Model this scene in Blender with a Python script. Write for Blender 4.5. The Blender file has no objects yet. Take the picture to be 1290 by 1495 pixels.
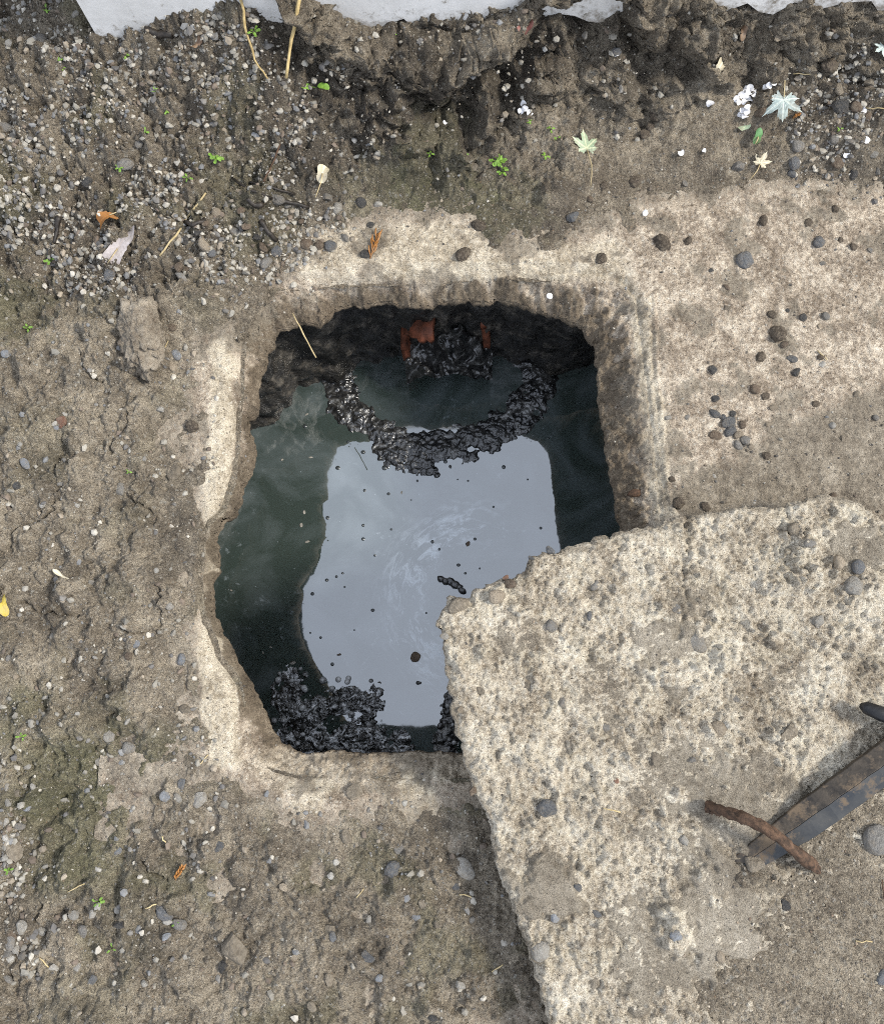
import bpy, math, random
import numpy as np
from mathutils import Matrix, Vector, Euler
random.seed(7); np.random.seed(7)
scene = bpy.context.scene
COL = scene.collection

# ------------------------------------------------------------------ camera, sky, sun, exposure
F, CX, CY, HC = 1292.0, 645.0, 747.5, 1.40          # focal length / centre in photo pixels, lens height in metres
NAD = np.array([675 - CX, -(988 - CY), -F]); NAD = NAD / np.linalg.norm(NAD)   # straight down, seen by the lens
_z = -NAD; _y = np.array([0, 1.0, 0]) - np.dot([0, 1.0, 0], _z) * _z; _y /= np.linalg.norm(_y); _x = np.cross(_y, _z)
RW = np.array([_x, _y, _z])                          # camera axes -> world axes
cam = bpy.data.objects.new('camera', bpy.data.cameras.new('camera')); COL.objects.link(cam)
M4 = Matrix.Identity(4)
for i in range(3):
    for j in range(3): M4[i][j] = float(RW[i][j])
M4[2][3] = HC
cam.matrix_world = M4
cam.data.sensor_fit = 'HORIZONTAL'; cam.data.sensor_width = 36; cam.data.lens = 36 * F / 1290
cam.data.clip_start = 0.02; cam.data.clip_end = 200
scene.camera = cam

SUN_EL, SUN_AZ = 46, 92                              # azimuth from +Y towards +X
w = bpy.data.worlds.new('World'); scene.world = w; w.use_nodes = True
wn = w.node_tree.nodes; wl = w.node_tree.links
bg = wn['Background']
sky = wn.new('ShaderNodeTexSky'); sky.sky_type = 'NISHITA'; sky.sun_disc = False
sky.sun_elevation = math.radians(SUN_EL); sky.sun_rotation = math.radians(SUN_AZ)
sky.dust_density = 3.0
hs = wn.new('ShaderNodeHueSaturation'); hs.inputs['Saturation'].default_value = 0.25
wl.new(sky.outputs[0], hs.inputs['Color'])
cl = wn.new('ShaderNodeMix'); cl.data_type = 'RGBA'; cl.inputs[0].default_value = 0.75   # even cloud cover over the clear sky
wl.new(hs.outputs[0], cl.inputs[6]); cl.inputs[7].default_value = (8.4, 9.4, 11.3, 1)
wl.new(cl.outputs[2], bg.inputs['Color'])
bg.inputs['Strength'].default_value = 0.060
sl = bpy.data.lights.new('sun', 'SUN'); sl.energy = 1.5; sl.angle = math.radians(11); sl.color = (1, 0.95, 0.86)
so = bpy.data.objects.new('sun', sl); COL.objects.link(so)
_d = Vector((math.sin(math.radians(SUN_AZ)) * math.cos(math.radians(SUN_EL)), math.cos(math.radians(SUN_AZ)) * math.cos(math.radians(SUN_EL)), math.sin(math.radians(SUN_EL))))
so.rotation_euler = _d.to_track_quat('Z', 'Y').to_euler(); so.location = _d * 5
scene.view_settings.view_transform = 'Standard'; scene.view_settings.look = 'None'
scene.view_settings.gamma = 1; scene.view_settings.use_curve_mapping = False
scene.view_settings.exposure = 1.72
scene.render.engine = 'CYCLES'; scene.cycles.pixel_filter_type = 'BLACKMAN_HARRIS'; scene.cycles.filter_width = 1.0; scene.cycles.use_denoising = False

# ------------------------------------------------------------------ helpers
def U(px, py, z):
    """where the sight line through a photo point meets the level z"""
    px = np.asarray(px, float); py = np.asarray(py, float)
    d = np.stack([px - CX, -(py - CY), np.full_like(px, -F)], -1) @ RW.T
    t = (z - HC) / d[..., 2]
    return np.stack([d[..., 0] * t, d[..., 1] * t], -1)
def poly(pts, z): a = np.array(pts, float); return U(a[:, 0], a[:, 1], z)

def _hash(ix, iy, s):
    h = (ix.astype(np.int64) * 374761393 + iy.astype(np.int64) * 668265263 + s * 1442695041) & 0xFFFFFFFF
    h = ((h ^ (h >> 13)) * 1274126177) & 0xFFFFFFFF
    return h ^ (h >> 16)
def perlin(x, y, s=0):
    ix = np.floor(x); iy = np.floor(y); fx = x - ix; fy = y - iy
    u = fx * fx * fx * (fx * (fx * 6 - 15) + 10); v = fy * fy * fy * (fy * (fy * 6 - 15) + 10)
    def g(dx, dy):
        a = (_hash(ix + dx, iy + dy, s) & 255) * (math.pi / 128)
        return np.cos(a) * (fx - dx) + np.sin(a) * (fy - dy)
    a = g(0, 0); b = g(1, 0); c = g(0, 1); d = g(1, 1)
    a = a + u * (b - a); c = c + u * (d - c)
    return (a + v * (c - a)) * 1.5
def fbm(x, y, f, o, s=0, gain=0.5):
    r = 0; a = 1
    for k in range(o):
        r = r + a * perlin(x * f + 13.7 * k, y * f - 7.1 * k, s + k); f *= 2.03; a *= gain
    return r
def cells(x, y, f, s=0):
    """rounded lumps: nearest and second nearest feature distance"""
    x = x * f; y = y * f; ix = np.floor(x); iy = np.floor(y)
    d1 = np.full(x.shape, 9.0); d2 = d1.copy(); idv = np.zeros(x.shape)
    for dx in (-1, 0, 1):
        for dy in (-1, 0, 1):
            h = _hash(ix + dx, iy + dy, s)
            qx = ix + dx + (h & 1023) / 1023; qy = iy + dy + ((h >> 10) & 1023) / 1023
            d = np.hypot(qx - x, qy - y); m = d < d1
            d2 = np.where(m, d1, np.minimum(d2, d)); idv = np.where(m, ((h >> 20) & 255) / 255, idv); d1 = np.where(m, d, d1)
    return d1, d2, idv
def sstep(a, b, x): t = np.clip((x - a) / (b - a), 0, 1); return t * t * (3 - 2 * t)
def segdist(X, Y, P, closed=True):
    d = np.full(X.shape, 1e9); n = len(P)
    for i in range(n if closed else n - 1):
        a = P[i]; b = P[(i + 1) % n]; ab = b - a; L = ab @ ab + 1e-12
        t = np.clip(((X - a[0]) * ab[0] + (Y - a[1]) * ab[1]) / L, 0, 1)
        d = np.minimum(d, (X - a[0] - t * ab[0]) ** 2 + (Y - a[1] - t * ab[1]) ** 2)
    return np.sqrt(d)
def inside(X, Y, P):
    r = np.zeros(X.shape, bool); n = len(P)
    for i in range(n):
        a = P[i]; b = P[(i + 1) % n]
        if a[1] == b[1]: continue
        c = (a[1] > Y) != (b[1] > Y)
        r ^= c & (X < (b[0] - a[0]) * (Y - a[1]) / (b[1] - a[1]) + a[0])
    return r
def inside_grid(gx, gy, P):
    r = np.zeros((len(gy), len(gx)), bool); Q = np.roll(P, -1, 0)
    for j, y in enumerate(gy):
        m = (P[:, 1] > y) != (Q[:, 1] > y)
        if not m.any(): continue
        a = P[m]; b = Q[m]; xs = (b[:, 0] - a[:, 0]) * (y - a[:, 1]) / (b[:, 1] - a[:, 1]) + a[:, 0]
        r[j] = (np.searchsorted(np.sort(xs), gx) % 2) == 1
    return r
def sd(X, Y, P): return np.where(inside(X, Y, P), -1, 1) * segdist(X, Y, P)     # negative inside
def jag(P, step, amp, s, f=60, oct=4):
    """a broken outline: resampled and roughened"""
    Q = []; n = len(P)
    for i in range(n):
        a = P[i]; b = P[(i + 1) % n]; k = max(1, int(np.linalg.norm(b - a) / step))
        for t in range(k): Q.append(a + (b - a) * t / k)
    Q = np.array(Q); dx = fbm(Q[:, 0], Q[:, 1], f, oct, s); dy = fbm(Q[:, 0], Q[:, 1], f, oct, s + 50)
    return Q + amp * np.stack([dx, dy], -1)
def blob(X, Y, px, py, r, z=0.0, s=0, rough=0.5):
    c = U(px, py, z); d = np.hypot(X - c[0], Y - c[1]) / (r * 0.00112)
    return 1 - sstep(0.6, 1.2, d + rough * fbm(X, Y, 45, 2, s))

def tag(o, label=None, cat=None, group=None, kind=None):
    if label: o['label'] = label
    if cat: o['category'] = cat
    if group: o['group'] = group
    if kind: o['kind'] = kind
    return o
def raw_mesh(name, V, faces, k, mat=None, smooth=True):
    """faces: int array (n, k)"""
    me = bpy.data.meshes.new(name); V = np.asarray(V, np.float32); faces = np.asarray(faces, np.int32)
    me.vertices.add(len(V)); me.vertices.foreach_set('co', V.ravel())
    me.loops.add(faces.size); me.loops.foreach_set('vertex_index', faces.ravel())
    me.polygons.add(len(faces)); me.polygons.foreach_set('loop_start', np.arange(0, faces.size, k, dtype=np.int32))
    me.polygons.foreach_set('use_smooth', np.full(len(faces), smooth))
    if mat: me.materials.append(mat)
    me.update(calc_edges=True); return me
def add_attr(me, name, C):
    a = me.attributes.new(name, 'FLOAT_COLOR', 'POINT'); C = np.asarray(C, np.float32)
    if C.shape[1] == 3: C = np.concatenate([C, np.ones((len(C), 1), np.float32)], 1)
    a.data.foreach_set('color', C.ravel())
def link(name, me, parent=None):
    o = bpy.data.objects.new(name, me); COL.objects.link(o)
    if parent: o.parent = parent
    return o
def grid_mesh(name, X, Y, Z, keep, mat, attrs, snap=None):
    """keep: vertices kept; a face needs its four corners"""
    ny, nx = X.shape; idx = np.arange(nx * ny).reshape(ny, nx)
    fk = keep[:-1, :-1] & keep[1:, :-1] & keep[:-1, 1:] & keep[1:, 1:]
    fc = np.stack([idx[:-1, :-1][fk], idx[:-1, 1:][fk], idx[1:, 1:][fk], idx[1:, :-1][fk]], -1)
    used = np.zeros(nx * ny, bool); used[fc.ravel()] = True
    new = np.cumsum(used) - 1
    V = np.stack([X.ravel()[used], Y.ravel()[used], Z.ravel()[used]], -1)
    me = raw_mesh(name, V, new[fc], 4, mat)
    for k, C in attrs.items(): add_attr(me, k, np.stack([c.ravel()[used] for c in C], -1))
    return me
def loft(name, rings, mat, closed=True, attrs=None):
    n = len(rings[0]); R = len(rings); V = np.concatenate(rings)
    i = np.arange(n if closed else n - 1); j = (i + 1) % n; fs = []
    for r in range(R - 1): fs.append(np.stack([r * n + i, r * n + j, (r + 1) * n + j, (r + 1) * n + i], -1))
    return raw_mesh(name, V, np.concatenate(fs), 4, mat)
def tube(P, R, n=7):
    P = np.array(P, float); V = []; fs = []
    for i in range(len(P)):
        t = P[min(i + 1, len(P) - 1)] - P[max(i - 1, 0)]; t = t / (np.linalg.norm(t) + 1e-9)
        a = np.cross(t, [0.3, 0.1, 1.0]); a /= np.linalg.norm(a); b = np.cross(t, a)
        r = R[i] if hasattr(R, '__len__') else R
        for k in range(n):
            q = 2 * math.pi * k / n; V.append(P[i] + r * (math.cos(q) * a + math.sin(q) * b))
    for i in range(len(P) - 1):
        for k in range(n): fs.append((i * n + k, i * n + (k + 1) % n, (i + 1) * n + (k + 1) % n, (i + 1) * n + k))
    fs.append(tuple(range(n - 1, -1, -1))); fs.append(tuple((len(P) - 1) * n + k for k in range(n)))
    return V, fs
def pymesh(name, V, fs, mat, smooth=True):
    me = bpy.data.meshes.new(name); me.from_pydata([tuple(v) for v in V], [], fs)
    if mat: me.materials.append(mat)
    me.polygons.foreach_set('use_smooth', [smooth] * len(me.polygons)); me.update(); return me

# ------------------------------------------------------------------ materials
class Mt:
    def __init__(s, name):
        s.m = bpy.data.materials.new(name); s.m.use_nodes = True; s.t = s.m.node_tree; s.b = s.t.nodes['Principled BSDF']
        s.co = s.t.nodes.new('ShaderNodeTexCoord').outputs['Object']
    def n(s, t): return s.t.nodes.new(t)
    def set(s, sock, v):
        if isinstance(v, bpy.types.NodeSocket): s.t.links.new(v, sock)
        elif isinstance(v, (tuple, list)): sock.default_value = (*v, 1) if len(v) == 3 and sock.type == 'RGBA' else v
        else: sock.default_value = v
    def noise(s, sc, det=6, ro=0.6, dist=0, vec=None):
        x = s.n('ShaderNodeTexNoise'); s.set(x.inputs['Vector'], vec or s.co); x.inputs['Scale'].default_value = sc
        x.inputs['Detail'].default_value = det; x.inputs['Roughness'].default_value = ro; x.inputs['Distortion'].default_value = dist
        return x.outputs['Fac']
    def vor(s, sc, out='Distance', feat='F1', vec=None):
        x = s.n('ShaderNodeTexVoronoi'); s.set(x.inputs['Vector'], vec or s.co); x.inputs['Scale'].default_value = sc; x.feature = feat
        return x.outputs[out]
    def ramp(s, f, stops, interp='LINEAR'):
        x = s.n('ShaderNodeValToRGB'); s.set(x.inputs[0], f); e = x.color_ramp.elements; x.color_ramp.interpolation = interp
        while len(e) < len(stops): e.new(0.5)
        for q, (p, c) in zip(e, stops): q.position = p; q.color = (*c, 1) if hasattr(c, '__len__') else (c, c, c, 1)
        return x.outputs[0]
    def mix(s, f, a, b, mode='MIX'):
        x = s.n('ShaderNodeMix'); x.data_type = 'RGBA'; x.blend_type = mode
        s.set(x.inputs[0], f); s.set(x.inputs[6], a); s.set(x.inputs[7], b); return x.outputs[2]
    def math(s, op, a, b=0.0, c=0.0):
        x = s.n('ShaderNodeMath'); x.operation = op; s.set(x.inputs[0], a); s.set(x.inputs[1], b); s.set(x.inputs[2], c); return x.outputs[0]
    def attr(s, name):
        x = s.n('ShaderNodeAttribute'); x.attribute_name = name; return x.outputs['Color']
    def sep(s, c):
        x = s.n('ShaderNodeSeparateColor'); s.set(x.inputs[0], c); return x.outputs
    def bump(s, h, st, d, nrm=None):
        x = s.n('ShaderNodeBump'); s.set(x.inputs['Height'], h); x.inputs['Strength'].default_value = st; x.inputs['Distance'].default_value = d
        if nrm: s.set(x.inputs['Normal'], nrm)
        return x.outputs[0]
    def out(s, col, rough=0.9, nrm=None, spec=0.3, metal=0.0, ior=None):
        s.set(s.b.inputs['Base Color'], col); s.set(s.b.inputs['Roughness'], rough); s.set(s.b.inputs['Specular IOR Level'], spec)
        s.set(s.b.inputs['Metallic'], metal)
        if nrm: s.set(s.b.inputs['Normal'], nrm)
        if ior: s.b.inputs['IOR'].default_value = ior
        return s.m
    def rnd(s): return s.n('ShaderNodeObjectInfo').outputs['Random']

SOIL_D, SOIL_M, SOIL_L = (0.050, 0.039, 0.028), (0.152, 0.123, 0.088), (0.32, 0.27, 0.197)
def grainy(m, sc):
    return m.sep(m.vor(sc, 'Color'))[0]
def mk_soil(name, sand=False):
    m = Mt(name); a = m.sep(m.attr('mask'))                 # r dark earth, damp patches included, g moss film, b pale dry crust
    n1 = m.noise(14, 10, 0.68); n2 = m.noise(90, 8, 0.7); n3 = m.noise(420, 4, 0.7)
    f = m.math('ADD', m.math('MULTIPLY', n1, 0.42), m.math('ADD', m.math('MULTIPLY', n2, 0.36), m.math('MULTIPLY', n3, 0.30)))
    c = m.ramp(f, [(0.40, SOIL_D), (0.52, SOIL_M), (0.64, SOIL_L)])
    c = m.mix(m.math('MULTIPLY', a[2], 0.80), c, m.ramp(f, [(0.40, (0.105, 0.084, 0.060)), (0.52, (0.240, 0.199, 0.145)), (0.63, (0.44, 0.375, 0.28))]))
    c = m.mix(m.math('MULTIPLY', a[0], 0.8), c, m.ramp(f, [(0.38, (0.03, 0.025, 0.019)), (0.55, (0.085, 0.070, 0.052)), (0.66, (0.17, 0.145, 0.108))]))
    c = m.mix(m.math('MULTIPLY', a[1], 0.8), c, m.ramp(f, [(0.36, (0.045, 0.044, 0.022)), (0.56, (0.135, 0.128, 0.068)), (0.70, (0.26, 0.245, 0.14))]))
    g = m.vor(420, 'Color'); gs = m.sep(g)
    c = m.mix(m.ramp(gs[0], [(0.92, 0.0), (0.96, 0.55)]), c, m.ramp(gs[1], [(0, (0.30, 0.27, 0.22)), (0.6, (0.40, 0.37, 0.31)), (0.85, (0.25, 0.16, 0.09)), (1, (0.55, 0.52, 0.45))]))
    g2 = m.sep(m.vor(210, 'Color'))
    c = m.mix(m.ramp(g2[0], [(0.96, 0.0), (0.98, 0.5)]), c, m.ramp(g2[1], [(0, (0.07, 0.07, 0.07)), (0.5, (0.26, 0.24, 0.20)), (1, (0.45, 0.43, 0.37))]))
    c = m.mix(m.ramp(gs[2], [(0.0, 0.6), (0.10, 0.0)]), c, (0.035, 0.03, 0.025))
    c = m.mix(1.0, c, m.ramp(m.noise(720, 3, .6), [(0.36, 0.62), (0.5, 1.0), (0.64, 1.28)]), 'MULTIPLY')
    h = m.math('ADD', m.math('MULTIPLY', n2, 1.0), m.math('MULTIPLY', n3, 0.65))
    nr = m.bump(h, 1.0, 0.012); nr = m.bump(m.vor(420), 0.5, 0.0012, nr)
    return m.out(c, m.ramp(a[0], [(0, 0.92), (1, 0.66)]), nr, 0.3)
def mk_concrete(name, lid=False):
    m = Mt(name); a = m.sep(m.attr('mask'))                 # r brown grime, g mud film, b worn pale
    n1 = m.noise(13 if lid else 20, 10, 0.7, 0.3); n2 = m.noise(110, 8, 0.72); n3 = m.noise(480, 5, 0.7)
    f = m.math('ADD', m.math('MULTIPLY', n1, 0.46 if lid else 0.40), m.math('ADD', m.math('MULTIPLY', n2, 0.34), m.math('MULTIPLY', n3, 0.26)))
    if lid:
        c = m.ramp(f, [(0.42, (0.135, 0.106, 0.074)), (0.485, (0.31, 0.258, 0.19)), (0.54, (0.53, 0.462, 0.355)), (0.62, (0.70, 0.64, 0.52))])
    else:
        c = m.ramp(f, [(0.42, (0.125, 0.096, 0.068)), (0.49, (0.275, 0.222, 0.165)), (0.545, (0.46, 0.39, 0.30)), (0.62, (0.66, 0.59, 0.475))])
    c = m.mix(m.math('MULTIPLY', a[2], 0.7), c, m.ramp(f, [(0.42, (0.25, 0.205, 0.14)), (0.50, (0.47, 0.41, 0.305)), (0.63, (0.68, 0.62, 0.49))]))
    g = m.sep(m.vor(330, 'Color'))
    c = m.mix(m.ramp(g[0], [(0.84, 0.0), (0.92, 0.42)]), c, m.ramp(g[1], [(0, (0.20, 0.17, 0.14)), (0.5, (0.35, 0.30, 0.235)), (0.7, (0.30, 0.27, 0.23)), (1, (0.7, 0.66, 0.56))]))
    pit = m.noise(260, 3, 0.5)
    c = m.mix(m.ramp(pit, [(0.26, 0.8), (0.33, 0.0)]), c, (0.055, 0.045, 0.035))
    brk = m.math('MULTIPLY', m.math('SUBTRACT', m.math('ADD', m.math('MULTIPLY', n2, .6), m.math('MULTIPLY', n3, .4)), 0.5), 3.2)
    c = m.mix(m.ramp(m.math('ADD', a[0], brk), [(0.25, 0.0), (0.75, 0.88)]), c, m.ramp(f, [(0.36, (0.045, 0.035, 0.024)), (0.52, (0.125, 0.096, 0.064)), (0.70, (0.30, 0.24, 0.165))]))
    c = m.mix(m.ramp(m.math('ADD', a[1], brk), [(0.35, 0.0), (0.75, 0.85)]), c, m.ramp(f, [(0.40, (0.10, 0.083, 0.062)), (0.52, (0.20, 0.17, 0.128)), (0.64, (0.34, 0.295, 0.23))]))
    c = m.mix(1.0, c, m.ramp(m.noise(760, 3, .6), [(0.36, 0.55), (0.5, 1.0), (0.64, 1.3)]), 'MULTIPLY')
    h = m.math('ADD', m.math('MULTIPLY', n2, 0.9), m.math('ADD', m.math('MULTIPLY', n3, 0.5), m.math('MULTIPLY', m.ramp(pit, [(0.24, 0.0), (0.36, 1.0)]), 0.5)))
    nr = m.bump(h, 1.0, 0.008 if lid else 0.005)
    return m.out(c, 0.9, nr, 0.25)
MAT_SOIL = mk_soil('damp earth'); MAT_CONC = mk_concrete('weathered concrete'); MAT_LID = mk_concrete('rough slab concrete', True); MAT_LUMP = mk_concrete('old rubble concrete', False)

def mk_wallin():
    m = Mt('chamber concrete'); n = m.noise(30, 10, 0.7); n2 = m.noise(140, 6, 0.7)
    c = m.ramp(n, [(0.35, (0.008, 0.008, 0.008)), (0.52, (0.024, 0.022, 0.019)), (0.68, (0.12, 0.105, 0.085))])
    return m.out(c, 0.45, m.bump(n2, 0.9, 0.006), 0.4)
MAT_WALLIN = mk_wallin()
def mk_water():
    m = Mt('stagnant water')
    x = m.n('ShaderNodeSeparateXYZ'); m.set(x.inputs[0], m.co)
    c0 = U(705, 875, -0.46)                                   # middle of the slow swirl
    dx = m.math('SUBTRACT', x.outputs[0], float(c0[0])); dy = m.math('SUBTRACT', x.outputs[1], float(c0[1]))
    rad = m.math('SQRT', m.math('ADD', m.math('MULTIPLY', dx, dx), m.math('MULTIPLY', dy, dy)))
    ang = m.math('ARCTAN2', dy, m.math('MULTIPLY', dx, -1))
    cv = m.n('ShaderNodeCombineXYZ'); m.set(cv.inputs[0], m.math('MULTIPLY', rad, 62)); m.set(cv.inputs[1], m.math('MULTIPLY', ang, 4.2)); 
    st = m.math('ADD', m.math('MULTIPLY', m.noise(1.0, 7, 0.68, 1.4, cv.outputs[0]), .72), m.math('MULTIPLY', m.noise(14, 4, .6), .28))
    band = m.math('MULTIPLY', m.ramp(rad, [(0.09, 0.0), (0.155, 1.0), (0.19, 1.0), (0.25, 0.0)]), m.ramp(m.math('ABSOLUTE', ang), [(0.75, 1.0), (0.99, 0.0)]))
    band = m.math('MULTIPLY', m.ramp(rad, [(0.11, 0.0), (0.145, 1.0), (0.175, .8), (0.24, 0.0)]), m.ramp(m.math('DIVIDE', m.math('ABSOLUTE', ang), 3.1416), [(0.40, 1.0), (0.66, 0.0)]))
    foam = m.math('MULTIPLY', m.ramp(st, [(0.50, 0.0), (0.57, 0.5), (0.64, 1.0)]), band)
    # thin grease clouds elsewhere
    gr = m.math('MULTIPLY', m.ramp(m.noise(48, 9, 0.78, .5), [(0.56, 0.0), (0.68, 0.5)]), m.ramp(m.noise(7.5, 2, 0.5), [(0.52, 0.0), (0.64, 1.0)]))
    mist = m.math('MULTIPLY', m.ramp(m.noise(5, 4, 0.55, 2.2), [(0.42, 0.0), (0.8, 0.17)]), 1.0)
    fine = m.ramp(m.sep(m.vor(160, 'Color'))[0], [(0.985, 0.0), (0.99, 1.0)])
    fd = m.math('MULTIPLY', fine, m.ramp(m.vor(160), [(0.12, 0.55), (0.2, 0.0)]))
    fac = m.math('MINIMUM', m.math('ADD', m.math('ADD', foam, gr), m.math('ADD', fd, mist)), 1.0)
    c = m.mix(fac, (0.036, 0.049, 0.043), (0.40, 0.455, 0.49))
    rf = m.ramp(fac, [(0.0, 0.015), (0.5, 0.16), (1, 0.4)])
    nr = m.bump(m.noise(7, 2, 0.4), 0.05, 0.01)
    return m.out(c, rf, nr, 0.5, ior=2.5)
MAT_WATER = mk_water()
def mk_sludge():
    m = Mt('wet black sludge'); n = m.noise(75, 3, 0.5, 1.2); a = m.noise(30, 5, 0.6, 1.6)
    c = m.ramp(a, [(0.44, (0.012, 0.012, 0.012)), (0.55, (0.032, 0.031, 0.029)), (0.62, (0.085, 0.083, 0.078)), (0.70, (0.26, 0.26, 0.25))])
    return m.out(c, 0.24, m.bump(n, 0.5, 0.007), 0.5, ior=1.65)
MAT_SLUDGE = mk_sludge()
def mk_scum():
    m = Mt('frothy scum'); n = m.noise(75, 3, 0.5, 1.2); a = m.noise(34, 6, 0.62, 2.2)
    c = m.ramp(a, [(0.42, (0.014, 0.014, 0.013)), (0.53, (0.045, 0.044, 0.04)), (0.575, (0.34, 0.35, 0.36)), (0.64, (0.70, 0.72, 0.73))])
    return m.out(c, 0.2, m.bump(n, 0.8, 0.008), 0.5, ior=1.8)
MAT_SCUM = mk_scum()
def mk_simple(name, a, b, sc=120, rough=0.8, bump=0.002, spec=0.3, metal=0.0, var=0.25, st=0.7):
    m = Mt(name); n = m.noise(sc, 6, 0.65)
    c = m.ramp(n, [(0.35, a), (0.65, b)])
    if var: c = m.mix(1.0, c, m.ramp(m.rnd(), [(0, 1 - var), (1, 1 + var * 0.6)]), 'MULTIPLY')
    return m.out(c, rough, m.bump(n, st, bump), spec, metal)

def mk_stone(name, a, b, sc=4, rough=0.7, bump=0.02, mud=0.55):
    m = Mt(name); c = m.ramp(m.noise(sc, 6, 0.65), [(0.35, a), (0.65, b)])
    c = m.mix(1.0, c, m.ramp(m.rnd(), [(0, 0.75), (1, 1.2)]), 'MULTIPLY')
    w_ = m.noise(2.2, 7, 0.7, 0.4); c = m.mix(m.ramp(w_, [(0.47, 0.0), (0.60, mud)]), c, (0.20, 0.165, 0.12))
    return m.out(c, rough, m.bump(m.noise(6, 6, 0.65), 0.6, 0.08), 0.35)
STONE = {
 'grey': mk_stone('grey pebble', (0.13, 0.122, 0.11), (0.24, 0.225, 0.20)),
 'blue': mk_stone('blue grey pebble', (0.15, 0.158, 0.17), (0.27, 0.28, 0.29)),
 'dark': mk_stone('dark pebble', (0.03, 0.03, 0.03), (0.075, 0.072, 0.068), 4, 0.45, mud=0.25),
 'slate': mk_stone('slate pebble', (0.075, 0.077, 0.08), (0.145, 0.147, 0.148), 4, 0.5, mud=0.4),
 'brown': mk_stone('brown pebble', (0.075, 0.052, 0.034), (0.17, 0.125, 0.088)),
 'tan': mk_stone('tan pebble', (0.22, 0.175, 0.125), (0.36, 0.30, 0.22)),
 'pale': mk_stone('pale grey pebble', (0.20, 0.185, 0.16), (0.33, 0.31, 0.27)),
 'white': mk_stone('white pebble', (0.31, 0.29, 0.25), (0.48, 0.455, 0.405), mud=0.5),
 'red': mk_stone('red brick chip', (0.18, 0.085, 0.055), (0.30, 0.17, 0.115)),
 'clod': mk_stone('earth clod', (0.045, 0.034, 0.025), (0.12, 0.093, 0.066), 5, 0.9),
 'muddy': mk_stone('mud covered stone', (0.13, 0.107, 0.078), (0.26, 0.22, 0.165), 3, 0.9),
}
def mk_gravel():
    m = Mt('gravel stones'); c = m.mix(m.ramp(m.noise(300, 4, 0.6), [(0.4, 0.0), (0.7, 0.45)]), m.attr('tint'), (0.10, 0.085, 0.065))
    return m.out(c, 0.72, m.bump(m.noise(400, 4), 0.4, 0.001), 0.35)
MAT_GRAVEL = mk_gravel()
MAT_CLAY = mk_simple('terracotta', (0.03, 0.014, 0.009), (0.21, 0.066, 0.033), 26, 0.6, 0.003)
MAT_RUST = mk_simple('rusted steel', (0.030, 0.019, 0.012), (0.115, 0.066, 0.039), 110, 0.85, 0.004, var=0, st=1)
MAT_STEEL = mk_simple('worn blue steel', (0.013, 0.016, 0.020), (0.042, 0.041, 0.038), 22, 0.6, 0.0015, 0.5, 0.3, var=0, st=0.4)
MAT_STEELM = mk_simple('mud stained steel', (0.016, 0.013, 0.010), (0.062, 0.049, 0.035), 50, 0.75, 0.003, var=0)
def muddy(mt, thr):
    nt = mt.node_tree; b = nt.nodes['Principled BSDF']; old = b.inputs['Base Color'].links[0].from_socket
    tc = nt.nodes.new('ShaderNodeTexCoord'); nz = nt.nodes.new('ShaderNodeTexNoise'); nt.links.new(tc.outputs['Object'], nz.inputs['Vector']); nz.inputs['Scale'].default_value = 24; nz.inputs['Detail'].default_value = 9; nz.inputs['Roughness'].default_value = .75
    rp = nt.nodes.new('ShaderNodeValToRGB'); nt.links.new(nz.outputs[0], rp.inputs[0]); rp.color_ramp.elements[0].position = thr; rp.color_ramp.elements[1].position = thr + .09
    mx = nt.nodes.new('ShaderNodeMix'); mx.data_type = 'RGBA'; nt.links.new(rp.outputs[0], mx.inputs[0]); nt.links.new(old, mx.inputs[6]); mx.inputs[7].default_value = (.12, .088, .058, 1); nt.links.new(mx.outputs[2], b.inputs['Base Color'])
    mr = nt.nodes.new('ShaderNodeMapRange'); nt.links.new(rp.outputs[0], mr.inputs[0]); mr.inputs[3].default_value = .5; mr.inputs[4].default_value = .95; nt.links.new(mr.outputs[0], b.inputs['Roughness'])
muddy(MAT_STEEL, .53); muddy(MAT_STEELM, .50)
MAT_BLACK = mk_simple('black rubber', (0.008, 0.008, 0.009), (0.022, 0.021, 0.02), 80, 0.45, 0.002, var=0)
MAT_WOOD = mk_simple('dead twig', (0.06, 0.045, 0.03), (0.17, 0.13, 0.09), 200, 0.85)
MAT_WOODD = mk_simple('wet black wood', (0.012, 0.010, 0.008), (0.04, 0.032, 0.025), 150, 0.5)
MAT_STRAW = mk_simple('straw', (0.33, 0.25, 0.12), (0.52, 0.42, 0.24), 200, 0.8)
MAT_ROOT = mk_simple('living root', (0.30, 0.215, 0.09), (0.50, 0.38, 0.18), 120, 0.8)
MAT_GREEN = mk_simple('young green leaf', (0.085, 0.17, 0.02), (0.17, 0.29, 0.045), 200, 0.55)
MAT_DGREEN = mk_simple('dark green leaf', (0.045, 0.12, 0.03), (0.09, 0.20, 0.05), 150, 0.4)
MAT_PETAL = mk_simple('white petal', (0.72, 0.70, 0.70), (0.86, 0.85, 0.84), 90, 0.7, var=0.08)
MAT_BUBBLE = mk_simple('dark bubble', (0.02, 0.025, 0.025), (0.04, 0.045, 0.045), 80, 0.08, 0.0005, 0.7)
def mk_leaf(name, a, b, vein):
    m = Mt(name); n = m.noise(60, 6, 0.6); c = m.ramp(n, [(0.35, a), (0.65, b)])
    at = m.sep(m.attr('vein')); c = m.mix(m.math('MULTIPLY', at[0], 0.7), c, vein)
    c = m.mix(m.ramp(m.noise(45, 7, .7), [(0.48, 0.0), (0.66, .65)]), c, (0.16, 0.125, 0.085))
    return m.out(c, 0.55, m.bump(m.noise(150, 4), 0.5, 0.003), 0.35)
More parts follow.
